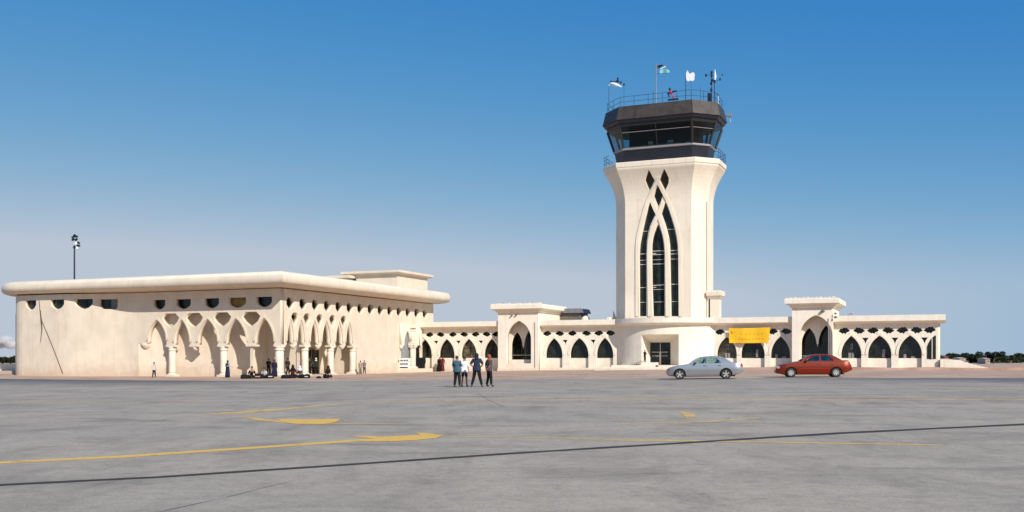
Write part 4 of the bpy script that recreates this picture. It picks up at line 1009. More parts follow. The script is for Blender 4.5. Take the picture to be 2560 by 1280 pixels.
# ------------------------------------------------------------------ masts and flags on the tower roof
ZR = 29.36
def tower_pt(px, py, dv=0.0):     # a point above the cab's front edge
    vq = vTc + dv; u = u_at(px, vq); return (u, vq, z_at(py, u, vq))
def mast(name, label, cat, px, dv, pytop, r=.045, m='steel', group=None):
    t_ = tower_pt(px, pytop, dv); o = thing(name, label, cat, t_[0], t_[1], ZR, group)
    MB().tube([(t_[0], t_[1], ZR - .02), (t_[0], t_[1], (ZR + t_[2]) / 2), t_], [r, r * .9, r * .7], 7).build('pole', M[m], o); return o, t_
fp_, t_ = mast('flagpole', 'tallest flagpole on the tower roof flying a black pennant', 'flagpole', 1640, -1.5, 158, .075, 'steel')
def cloth(fn, n=10, m_=5, th=.01):
    mb = MB(); rs = [[fn(i / n, j / m_) for j in range(m_ + 1)] for i in range(n + 1)]; mb.rings(rs, closed=False, caps=False); return mb
z1 = tower_pt(1640, 160, -1.5)[2]; u0_, v0_ = t_[0], t_[1]
cloth(lambda s, q: (u0_ + .05 + s * 1.0, v0_ + .10 * math.sin(s * 7), z1 - .12 - .10 * s - (q - .0) * .42 * (1 - s * .85))).build('black_pennant', M['black'], fp_)
z2 = tower_pt(1640, 186, -1.5)[2]
MB().tube([(u0_, v0_, z2 + .05), (u0_ + 1.25, v0_ - .1, z2 - .02)], .022, 5).build('yard', M['rail'], fp_)
cloth(lambda s, q: (u0_ + .45 + s * 1.1, v0_ + .08 * math.sin(s * 6), z2 + .04 + q * (.62 * math.sin(math.pi * min(1, .12 + s * .80)) ** .6 * (1 - .3 * s)))).build('pale_green_flag', M['flagmesh'], fp_)
cloth(lambda s, q: (u0_ + .50 + s * .62, v0_ - .03, z2 + .50 + s * .22 + q * .10), 4, 1).build('white_stripe', M['white'], fp_)
wp, t_ = mast('flagpole', 'flagpole on the tower roof with a lobed white flag', 'flagpole', 1714, -2.0, 186, .04, 'rail')
zc = tower_pt(1725, 192, -2.0)[2]; cu_ = tower_pt(1725, 192, -2.0)[0]
P = [(-.46, .40), (-.36, .66), (-.27, .82), (-.19, .62), (-.10, .42), (.06, .36), (.18, .46), (.34, .50), (.48, .42), (.56, .22), (.55, .0), (.48, -.12), (.54, -.28), (.46, -.48), (.28, -.56), (.14, -.48), (.02, -.44), (-.12, -.52), (-.30, -.48), (-.42, -.28), (-.46, 0)]
shape('white_flag', [(cu_ + x * .95, zc + z * .92) for x, z in P], [], .05, M['white'], wp, vTc - 2.03)
MB().tube([(cu_ + .12, vTc - 2, ZR), (cu_ + .12, vTc - 2, zc - .5)], .012, 4).build('stay', M['rail'], wp)
# wind instruments, left
wi, t_ = mast('wind_vane_mast', 'thin mast at the left corner of the tower roof with cups and a pale vane', 'mast', 1522, -1.4, 215, .03, 'rail')
a = tower_pt(1526, 207, -1.4); b = tower_pt(1554, 217, -1.4); c = tower_pt(1538, 203, -1.4)
MB().tube([t_, a], .03, 5).tube([a, tuple(Vector(a).lerp(Vector(b), .5)), b], [.10, .20, .06], 7).build('vane', M['white'], wi)
d = tower_pt(1528, 205, -1.4); e = tower_pt(1544, 203, -1.4); g_ = tower_pt(1552, 206, -1.4)
MB().tube([a, d], .06, 6).tube([d, e], .05, 6).ball(d, .16, .14, .17, 8, 5).ball(e, .2, .15, .17, 8, 5).ball(g_, .14, .12, .14, 8, 5).ball((e[0] + .02, e[1], e[2] + .3), .12, .1, .14, 8, 5).build('cup_set', M['black'], wi)
ms, t_ = mast('whip_antenna', 'thin whip antenna with a small black head at the left corner of the tower roof', 'antenna', 1560, -2.6, 211, .022, 'rail')
MB().ball(t_, .10, .10, .16, 7, 5).build('antenna_head', M['black'], ms)
ms, t_ = mast('whip_antenna', 'short plain rod standing just left of the tall flagpole on the tower roof', 'antenna', 1633, -3.6, 226, .03, 'rail')
ms, t_ = mast('whip_antenna', 'short plain rod between the lobed white flag and the right roof corner', 'antenna', 1751, -2.6, 217, .02, 'rail')
# red obstruction light frame
rl, t_ = mast('obstruction_light', 'red obstruction light on a leaning red bracket at the roof edge', 'light', 1684, -3.4, 243, .01, 'red')
a = tower_pt(1682, 243, -3.4); b = tower_pt(1677, 231, -3.4)
MB().tube([(a[0] + .1, a[1], a[2] - .1), b], .07, 7).ball(b, .20, .16, .20, 9, 6).build('light_body', M['red'], rl)
MB().tube([b, (b[0] + .65, b[1], b[2] + .12)], [.12, .07], 6).ball((b[0] - .12, b[1], b[2] + .36), .12, .1, .2, 7, 5).ball((b[0] - .28, b[1], b[2] - .12), .12, .1, .16, 7, 5).ball((b[0] - .2, b[1], b[2] - .38), .08, .08, .16, 7, 5).build('bracket_arms', M['black'], rl)
MB().box(a[0] - .55, a[0] + .6, a[1] - .2, a[1] + .2, a[2] - .3, a[2] - .2).build('mounting_plate', M['black'], rl)
# antenna cluster, right
for px, py, lab in ((1779, 181, 'thick antenna mast with stacked black dipoles at the right corner of the tower roof'), (1786, 203, 'antenna mast with a white spear tip at the right corner of the tower roof')):
    ms, t_ = mast('antenna_mast', lab, 'antenna', px, -1.7 if px < 1783 else -1.9, py, .05, 'rail')
    if px < 1783:
        for q in (0, .35, .85, 1.2, 1.9): MB().ball((t_[0] + .04 * math.sin(q * 9), t_[1], t_[2] - q), .14, .12, .2, 7, 5).build('dipole', M['black'], ms)
        k = MB(); k.tube([(t_[0], t_[1], t_[2] - .2), (t_[0] - .55, t_[1], t_[2] - .32)], .02, 5).ball((t_[0] - .62, t_[1], t_[2] - .25), .12, .1, .17, 7, 5)
        k.build('side_arm', M['black'], ms)
    else:
        MB().tube([(t_[0], t_[1], t_[2] - .1), (t_[0] + .1, t_[1], t_[2] + .45), (t_[0] + .06, t_[1], t_[2] + 1.3)], [.05, .13, .015], 7).build('spear_tip', M['white'], ms)
        MB().ball((t_[0], t_[1], t_[2]), .15, .14, .22, 7, 5).tube([(t_[0], t_[1], t_[2]), (t_[0] + .6, t_[1], t_[2] + .1)], .02, 5).ball((t_[0] + .62, t_[1], t_[2] + .15), .09, .08, .18, 6, 4).ball((t_[0] + .85, t_[1], t_[2] + .6), .07, .07, .14, 6, 4).build('dipole_arm', M['black'], ms)
ms, t_ = mast('equipment_box', 'black equipment box on the rail at the right corner of the tower roof', 'box', 1773, -2.0, 236, .05, 'black')
MB().box(t_[0] - .15, t_[0] + .2, t_[1] - .2, t_[1] + .1, ZR, t_[2] + .1).build('box_body', M['black'], ms)
ms, t_ = mast('whip_antenna', 'pale whip antenna on the far right edge of the tower roof', 'antenna', 1796, .6, 236, .04, 'white')
MB().ball(t_, .10, .10, .16, 7, 5).build('antenna_head', M['shedwall'], ms)

# lamp mast behind the hall
um_ = u_at(186, 14); lm = thing('floodlight_mast', 'tall thin floodlight mast with a cluster of lamps rising above the hall roof', 'floodlight', um_, 14, .0)
zt_ = z_at(618, um_, 14)
MB().tube([(um_, 14, -.5), (um_, 14, zt_)], [.14, .085], 8).build('pole', M['rail'], lm)
MB().ball((um_ - .02, 14, zt_), .16, .16, .22, 8, 5).build('pole_cap', M['black'], lm)
MB().tube([(um_, 14, zt_), (um_ + .25, 14, zt_ + .55), (um_ + .3, 14, zt_ + 1.2)], .035, 6).tube([(um_ + .2, 14, zt_ + .3), (um_ + .8, 14, zt_ + .25)], .03, 6).tube([(um_ - .2, 14, zt_ + .95), (um_ + .6, 14, zt_ + 1.05)], .03, 6).build('lamp_frame', M['rail'], lm)
for dx, dz, s in ((-.12, .95, 1), (-.2, 1.2, .7), (.08, 1.42, 1), (.40, 1.30, 1.1), (.38, .92, 1), (.80, .50, .9), (.76, .16, 1.2)):
    hd = MB().cbox((um_ + dx, 13.9, zt_ + dz), .36 * s, .2, .20 * s, 0, rng.uniform(-.9, .9)).build('lamp_head', M['black'], lm)
for dx, dz, s in ((.32, .42, 1.1), (.55, -.15, .8)):
    MB().ball((um_ + dx, 13.9, zt_ + dz), .16 * s, .14, .22 * s, 9, 6).build('lamp_globe', M['white'], lm, True)

# ------------------------------------------------------------------ banner
vb = VW - .45
bz0, bz1 = z_at(857, ua(1872), vb), z_at(820, ua(1872), vb)
ban = thing('banner', 'bright yellow cloth banner with faint handwriting hung across the arches behind the silver sedan', 'banner', ua(1874), vb, bz0)
bu0, bu1, bu2, bu3 = u_at(1822, vb), u_at(1926, vb), u_at(1921, vb), u_at(1823, vb)
def bpt(s, q, off=0):
    x = (bu0 * (1 - s) + bu1 * s) * q + (bu3 * (1 - s) + bu2 * s) * (1 - q); z = bz0 + (bz1 - bz0) * q + .05 * s * q - .03 * math.sin(s * math.pi)
    return (x, vb + .05 * math.sin(s * 11 + q) * (1 - .4 * q) - off, z)
cl = cloth(lambda s, q: bpt(s, q), 30, 8).build('cloth', M['banner'], ban, True)
sgn = MB(); rg = random.Random(11)
def scribble(s0, q0, s1, q1, amp, n):
    pts = []
    for i in range(n + 1):
        t = i / n; s = s0 + (s1 - s0) * t; q = q0 + (q1 - q0) * t + amp * math.sin(i * 2.3 + rg.random()) * rg.uniform(.3, 1)
        pts.append(bpt(s, min(.98, max(.02, q)), .02))
    sgn.tube(pts, .016, 4)
scribble(.05, .80, .10, .66, .08, 8); scribble(.10, .66, .055, .62, .05, 6); scribble(.06, .42, .12, .40, .02, 5)
for k in range(9): scribble(.15 + k * .085, .27, .20 + k * .085, .27, .03, 6)
for k in range(6): scribble(.30 + k * .10, .60, .34 + k * .10, .60, .02, 5)
sgn.build('writing', M['ink'], ban)
for s in (0, 1): MB().tube([bpt(s, 1), (bpt(s, 1)[0] + (.25 if s else -.2), VW - .70, 5.05)], .012, 4).build('tie_cord', M['trim'], ban)

# ================================================================== cars
def lerp_tab(tab, x):
    for (a, b) in zip(tab[:-1], tab[1:]):
        if x <= b[0]:
            t = (x - a[0]) / (b[0] - a[0]); t = max(0, t); return a[1] + (b[1] - a[1]) * t
    return tab[-1][1]
def make_car(name, label, paint, loc, rz, D):
    t = free(name, label, 'car', loc, rz, None)
    L = D['L']; W = .86
    top = D['top']; bot = [(0, .36), (.12, .24), (.5, .19), (L - .9, .20), (L - .35, .30), (L, .44)]
    def wid(x):
        e0 = max(0.0, 1 - x / .75); e1 = max(0.0, 1 - (L - x) / .65)
        return W * (1 - .30 * e0 ** 2.4 - .22 * e1 ** 2.6)
    def yh(x, z):        # half width of the lower body at height z
        zz = [(.15, .86), (.30, .94), (.50, .985), (.62, 1.0), (.72, .992), (.86, .958), (1.0, .915), (1.1, .88)]
        return wid(x) * lerp_tab(zz, z)
    xs_ = [L * i / 84 for i in range(85)]
    rs = []
    for x in xs_:
        zt_, zb_ = lerp_tab(top, x), lerp_tab(bot, x); zt_ = max(zt_, zb_ + .12)
        sh = min(zt_ - .03, .99); r = []
        zl_ = [zb_, zb_ + .05] + [.27 + .045 * q for q in range(14)]
        seq = [z for z in zl_ if zb_ <= z < sh - .03] + [sh]
        while len(seq) < 17: seq.insert(-1, seq[-2] + (seq[-1] - seq[-2]) * .5)
        side = [(yh(x, z) * (.90 if i == 0 else 1), z) for i, z in enumerate(seq)]
        topp = [(side[-1][0] * .94, sh + .018), (side[-1][0] * .75, zt_ - .004), (side[-1][0] * .4, zt_ + .008), (0, zt_ + .012)]
        hs_ = [(0, zb_)] + side + topp
        full = [(x, -y, z) for y, z in hs_] + [(x, y, z) for y, z in reversed(hs_[1:-1])]
        rs.append(full)
    mb = MB(); mb.rings(rs); body = mb.build('body', paint, t, True)
    ax = D['axles']; wr = D['wr']; me = body.data
    rc = wr + .058; bm = bmesh.new(); bm.from_mesh(me)
    def near(co): return min(ax, key=lambda a: abs(a - co.x))
    dead = []
    for fc in bm.faces:
        c = fc.calc_center_median(); a = near(c)
        if all(abs(q.co.y) > .4 for q in fc.verts) and math.hypot(c.x - a, c.z - wr) < rc: dead.append(fc)
    bmesh.ops.delete(bm, geom=dead, context='FACES')
    for q in bm.verts:
        if any(len(e.link_faces) == 1 for e in q.link_edges) and abs(q.co.y) > .4 and q.co.z > .24:
            a = near(q.co); d_ = math.hypot(q.co.x - a, q.co.z - wr)
            if abs(d_ - rc) < .075:
                k_ = rc / d_; nx_, nz_ = a + (q.co.x - a) * k_, wr + (q.co.z - wr) * k_
                q.co = (nx_, math.copysign(yh(nx_, nz_), q.co.y), nz_)
    bm.to_mesh(me); bm.free()
    for a in ax:
        for s in (-1, 1):
            arcp = [(a + (rc - .003) * math.cos(R(-20 + 220 * q / 18)), wr + (rc - .004) * math.sin(R(-20 + 220 * q / 18))) for q in range(19)]
            MB().rings([[(x_, s * y_, z_) for x_, z_ in arcp] for y_ in (.55, .866 * wid(a) / W * .995)], closed=False, caps=False).rings([[(x_, s * .551, z_) for x_, z_ in arcp], [(a, s * .551, wr - .05)] * 19], closed=False, caps=False).build('wheel_arch_liner', M['black'], t)
    for p in me.polygons: p.use_smooth = True
    es = body.modifiers.new('edges', 'EDGE_SPLIT'); es.split_angle = R(32)
    # wheel arch liners
    for a in ax:
        for s in (-1, 1):
            MB().lathe(0, 0, [(.01, 0), (wr + .05, 0)], 20).mesh('x') if False else None
    # greenhouse: side frames with window openings leaning inwards
    gb, gt = D['belt'], D['roofz']; go = D['green']
    def gy(x, z): return .80 - .24 * ((z - gb) / (gt - gb)) ** 1.15 if z > gb else .80
    for s in (-1, 1):
        me = shape_mesh(go, D['win'], .035, 'v', 0, [gb + .1, gb + .2, gb + .3])
        for q in me.vertices:
            x, d, z = q.co; q.co = (x, s * (gy(x, z) - d), z)
        o = link_mesh(me, 'window_frame', paint, t); 
        for wi_, wn_ in enumerate(D['win']):
            me = shape_mesh([(x, z) for x, z in wn_], [], .008, 'v', 0, [gb + .1, gb + .2, gb + .3])
            for q in me.vertices:
                x, d, z = q.co; q.co = (x, s * (gy(x, z) - .02 - d), z)
            link_mesh(me, 'side_window', M['carglass'], t)
    # roof panel
    rx = [p for p in go if D['rf'][0] - .01 <= p[0] <= D['rf'][1] + .01 and p[1] > gb + .2]; rx.sort()
    rs = []
    for x, z in rx:
        y = gy(x, z) + .004; rs.append([(x, -y, z - .004), (x, -y * .8, z + .011), (x, -y * .4, z + .018), (x, 0, z + .02), (x, y * .4, z + .018), (x, y * .8, z + .011), (x, y, z - .004), (x, y * .8, z - .02), (x, 0, z), (x, -y * .8, z - .02)])
    MB().rings(rs).build('roof_panel', paint, t, True)
    # windscreen and rear glass
    fx = [p for p in go if p[0] <= D['rf'][0] + .01]; fx.sort(); rxx = [p for p in go if p[0] >= D['rf'][1] - .01]; rxx.sort()
    def pane(nm, pts):
        pts = [p for p in pts if p[1] >= gb]; rs = []
        for x, z in pts:
            y = gy(x, z) - .01; rs.append([(x + .0, -y, z - .004), (x - (.05 if nm == 'windscreen' else -.05), 0, z + .006), (x, y, z - .004)])
        return MB().rings(rs, closed=False, caps=False).build(nm, M['carglass'], t, True)
    pane('windscreen', sorted(set(fx))); pane('rear_window', sorted(set(rxx)))
    # cabin inside: deck, seats, dash, wheel
    x0, x1 = D['green'][0][0], D['green'][-1][0]
    MB().box(x0 + .25, x1 - .35, -.70, .70, gb - .03, gb + .018).build('parcel_deck', M['interior'], t)
    for sx in (1.98, 2.85):
        for sy in ((-.37, .37) if sx < 2.5 else (-.4, .4)):
            MB().rings([[(sx + .25 + a, sy + b, gb - .02) for a, b in ((-.10, -.22), (.06, -.22), (.06, .22), (-.10, .22))], [(sx + .36 + a, sy + b, gb + .18) for a, b in ((-.07, -.19), (.04, -.19), (.04, .19), (-.07, .19))]]).box(sx + .32, sx + .42, sy - .12, sy + .12, gb + .182, gb + .29).build('seat', M['interior'], t)
    MB().lathe(0, 0, [(.16, -.012), (.185, 0), (.16, .012)], 16)
    sw = MB().tube([(x0 + .66 + .07 * math.cos(q), -.36 + .17 * math.sin(q), gb + .06 + .15 * math.cos(q)) for q in [i * math.pi / 8 for i in range(17)]], .014, 5).build('steering_wheel', M['plastic'], t)
    # doors: proud skins that follow the body side, with the shut lines left between them
    def skin(nm, outline, d0, m, par, sides=(-1, 1)):
        res = []
        for s in sides:
            me = shape_mesh(outline, [], .012, 'v', 0, [.3, .4, .5, .6, .66, .7, .8, .88])
            bm = bmesh.new(); bm.from_mesh(me)
            for k in range(1, 12): bmesh.ops.bisect_plane(bm, geom=bm.verts[:] + bm.edges[:] + bm.faces[:], plane_co=(L * k / 12, 0, 0), plane_no=(1, 0, 0))
            bm.to_mesh(me); bm.free()
            for q in me.vertices:
                x, d, z = q.co; q.co = (x, s * (yh(x, z) + d0 - d), z)
            bm = bmesh.new(); bm.from_mesh(me); bmesh.ops.recalc_face_normals(bm, faces=bm.faces); bm.to_mesh(me); bm.free()
            res.append(link_mesh(me, nm, m, par))
        return res
    a0_, a1_ = ax; ar = wr + .075
    dA = [(D['d0'], .30), (D['d0'] - .04, .62), (D['d0'] + .06, .955), (D['dm'] - .012, .965), (D['dm'] - .012, .30)]
    rear_arc = [(a1_ + ar * math.cos(th), wr + .01 + ar * math.sin(th)) for th in [R(168 - 9 * i) for i in range(6)]]
    dB = [(D['dm'] + .012, .30), (D['dm'] + .012, .965), (D['d2'], .97), (D['d2'] + .02, .80)] + list(reversed([p for p in rear_arc if p[0] < D['d2'] + .01])) + [(a1_ - ar - .03, .40), (a1_ - ar - .03, .30)]
    for outl, hx in ((dA, D['dm'] - .16), (dB, D['d2'] - .14)):
        for s, o in zip((-1, 1), skin('door', outl, .008, paint, t)):
            y = yh(hx, .84); MB().box(hx - .09, hx + .09, s * (y + .012) - .012, s * (y + .012) + .012, .815, .85).build('door_handle', M['plastic'] , o)
    skin('side_moulding', [(a0_ + ar + .04, .545), (a0_ + ar + .04, .575), (a1_ - ar - .02, .575), (a1_ - ar - .02, .545)], .022, D['mould'], t)
    skin('sill', [(a0_ + ar + .02, .205), (a0_ + ar + .02, .285), (a1_ - ar - .02, .285), (a1_ - ar - .02, .205)], .012, M['plastic'] if D['darksill'] else paint, t)
    skin('bumper_strip', [(a1_ + ar + .02, .585), (a1_ + ar + .02, .60), (L - .22, .60), (L - .22, .585)], .016, D['mould'], t)
    # lamps
    for s in (-1, 1):
        rs = []
        for x in (.08, .12, .18, .24):
            rs.append([(x - .012, s * (yh(x, .6) * 1.0 + .006), .575), (x - .012, s * (yh(x, .6) * 1.0 + .006), .575 + D['hlh'] + (x * .12)), (x - .02, s * (yh(x, .6) - .12 - .3 * (1 - x / .32)), .575 + D['hlh'] + x * .12 + .005), (x - .02, s * (yh(x, .6) - .12 - .3 * (1 - x / .32)), .575)])
        MB().rings(rs).build('headlight', D['hlm'], t)
        rs = []
        for x in (L - .20, L - .14, L - .09, L - .055):
            h0, h1 = .76, min(.95, lerp_tab(top, x) - .05)
            rs.append([(x + .012, s * (yh(x, .8) + .008), h0), (x + .012, s * (yh(x, .8) + .008), h1), (x + .02, s * (yh(x, .8) - .22), h1), (x + .02, s * (yh(x, .8) - .22), h0)])
        MB().rings(rs).build('tail_light', M['lamp_r'], t)
        MB().rings([[(x0 + .30, s * .80, gb), (x0 + .42, s * .80, gb), (x0 + .42, s * .80, gb + .08), (x0 + .30, s * .80, gb + .06)], [(x0 + .34, s * .97, gb + .0), (x0 + .44, s * .97, gb + .0), (x0 + .44, s * .97, gb + .12), (x0 + .34, s * .97, gb + .10)]]).build('wing_mirror', M['plastic'], t)
    MB().box(L - .02, L + .012, -.26, .26, .60, .71).build('number_plate', M['white'], t)
    MB().cbox((.03, 0, .52), .05, .9, .07).build('grille', M['plastic'], t)
    MB().box(.5, L - .5, -.70, .70, .17, .26).build('underbody', M['black'], t)
    # wheels
    for a in ax:
        for s in (-1, 1):
            n = 28; yo = s * (W - .03); yi = s * (W - .23)
            pr_ = [(yi, wr * .62), (yi, wr * .96), (yi + s * .03, wr), (yo - s * .03, wr), (yo, wr * .95), (yo + s * .002, wr * .70), (yo - s * .03, wr * .66), (yo - s * .03, wr * .62)]
            wm = MB(); wm.rings([[(a + r * math.cos(2 * math.pi * j / n), y, wr + r * math.sin(2 * math.pi * j / n)) for j in range(n)] for y, r in pr_], caps=False)
            wh = wm.build('wheel', M['tyre'], t, True); wh.modifiers.new('edges', 'EDGE_SPLIT').split_angle = R(35)
            rim = MB(); rim.rings([[(a + r * math.cos(2 * math.pi * j / n), y, wr + r * math.sin(2 * math.pi * j / n)) for j in range(n)] for y, r in ((yo - s * .10, wr * .60), (yo - s * .028, wr * .665), (yo - s * .018, wr * .655), (yo - s * .05, wr * .58))], caps=False)
            rim.rings([[(a + .06 * math.cos(2 * math.pi * j / 10), y, wr + .06 * math.sin(2 * math.pi * j / 10)) for j in range(10)] for y in (yo - s * .08, yo - s * .035)])
            for k in range(D['sp']):
                th = 2 * math.pi * k / D['sp'] + .3; c_, s_ = math.cos(th), math.sin(th); px_, pz_ = -s_, c_
                rim.rings([[(a + c_ * r + px_ * w_ * q, y, wr + s_ * r + pz_ * w_ * q) for q in (-1, 1)] + [(a + c_ * r + px_ * w_ * q, y - s * .03, wr + s_ * r + pz_ * w_ * q) for q in (1, -1)] for r, w_, y in ((.04, .035, yo - s * .04), (wr * .60, .05, yo - s * .03))])
            rim.build('rim', M['rim'], wh)
            MB().rings([[(a + r * math.cos(2 * math.pi * j / n), yo - s * .12, wr + r * math.sin(2 * math.pi * j / n)) for j in range(n)] for r in (.02, wr * .62)], caps=False).build('brake_disc', M['plastic'], wh)
    return t
silver = dict(L=4.71, axles=(.83, 3.64), wr=.318, belt=.955, roofz=1.40, rf=(2.09, 3.43), hlh=.07, hlm=M['lamp_r'], sp=5, mould=M['trim'], darksill=False,
              top=[(0, .50), (.04, .60), (.10, .66), (.22, .74), (.42, .80), (.8, .87), (1.39, .955), (3.95, 1.0), (4.3, 1.02), (4.55, 1.015), (4.62, .97), (4.68, .80), (4.71, .60)],
              green=[(1.39, .95), (1.60, 1.10), (1.85, 1.26), (2.09, 1.36), (2.40, 1.405), (2.85, 1.42), (3.2, 1.40), (3.43, 1.355), (3.62, 1.26), (3.82, 1.13), (4.02, 1.02), (4.02, .95)],
              win=[[(1.72, .985), (1.88, 1.14), (2.03, 1.26), (2.18, 1.325), (2.46, 1.355), (2.46, .985)], [(2.55, .985), (2.55, 1.36), (2.95, 1.345), (3.08, 1.30), (3.22, 1.17), (3.36, .985)]], d0=1.50, dm=2.505, d2=3.38)
redc = dict(L=4.72, axles=(.95, 3.72), wr=.305, belt=1.0, roofz=1.44, rf=(2.18, 3.50), hlh=.12, hlm=M['lamp_w'], sp=7, mould=M['lamp_r'], darksill=False,
            top=[(0, .52), (.03, .62), (.09, .72), (.18, .785), (.66, .895), (1.1, .965), (1.50, 1.02), (4.0, 1.04), (4.3, 1.055), (4.50, 1.05), (4.58, .92), (4.65, .64), (4.72, .58)],
            green=[(1.50, .995), (1.72, 1.15), (1.95, 1.30), (2.18, 1.41), (2.50, 1.455), (2.90, 1.465), (3.25, 1.445), (3.50, 1.40), (3.70, 1.31), (3.92, 1.18), (4.12, 1.06), (4.12, .995)],
            win=[[(1.88, 1.03), (2.02, 1.17), (2.18, 1.29), (2.40, 1.37), (2.71, 1.40), (2.71, 1.03)], [(2.80, 1.03), (2.80, 1.405), (3.15, 1.385), (3.32, 1.32), (3.50, 1.17), (3.60, 1.03)]], d0=1.66, dm=2.755, d2=3.60)
def carpos(px, d): x = (px - 1280) / FPX * d; return (x, d)
for (D, nm, lab, pt, px, d, rz) in ((silver, 'parked_car', 'silver four-door sedan parked facing left in front of the tower door', M['silver'], 1665, 62.6, R(-9)),
                                   (redc, 'parked_car', 'bright red four-door sedan parked facing left in front of the right gate pavilion', M['carred'], 1936, 64.6, R(-9))):
    x, y = carpos(px, d); x += .02
    xm_, ym_ = x + 2.3 * math.cos(rz), y + 2.3 * math.sin(rz)
    zc_ = gz(xm_, ym_); sl_c = (gz(x + 4.6 * math.cos(rz), y + 4.6 * math.sin(rz)) - gz(x, y)) / 4.6
    o = make_car(nm, lab, pt, (x, y, gz(x, y)), rz, D)
    o.rotation_euler = (0, -math.atan(sl_c), rz)

# ================================================================== people
def skin_body(name, verts, edges, radii, m, parent, sub=1, root=0):
    me = bpy.data.meshes.new(name); me.from_pydata(verts, edges, [])
    ob = bpy.data.objects.new(name, me); COL.objects.link(ob)
    ob.modifiers.new('s', 'SKIN')
    if not me.skin_vertices:
        bm = bmesh.new(); bm.from_mesh(me); bm.verts.layers.skin.verify(); bm.to_mesh(me); bm.free()
    for i, sv in enumerate(me.skin_vertices[0].data):
        r = radii[i]; sv.radius = (r, r) if not isinstance(r, tuple) else r
        sv.use_root = (i == root)
    ob.modifiers.new('d', 'SUBSURF').levels = sub
    dg = bpy.context.evaluated_depsgraph_get(); out = bpy.data.meshes.new_from_object(ob.evaluated_get(dg)); bpy.data.objects.remove(ob)
    return link_mesh(out, name, m, parent, True)
def cmat(name, col, var=.25): return mat(name, col, .85, var=var, scale=9, spec=.2)
CM = {}
def cm(c):
    if c not in CM: CM[c] = cmat('cloth_%d' % len(CM), c)
    return CM[c]
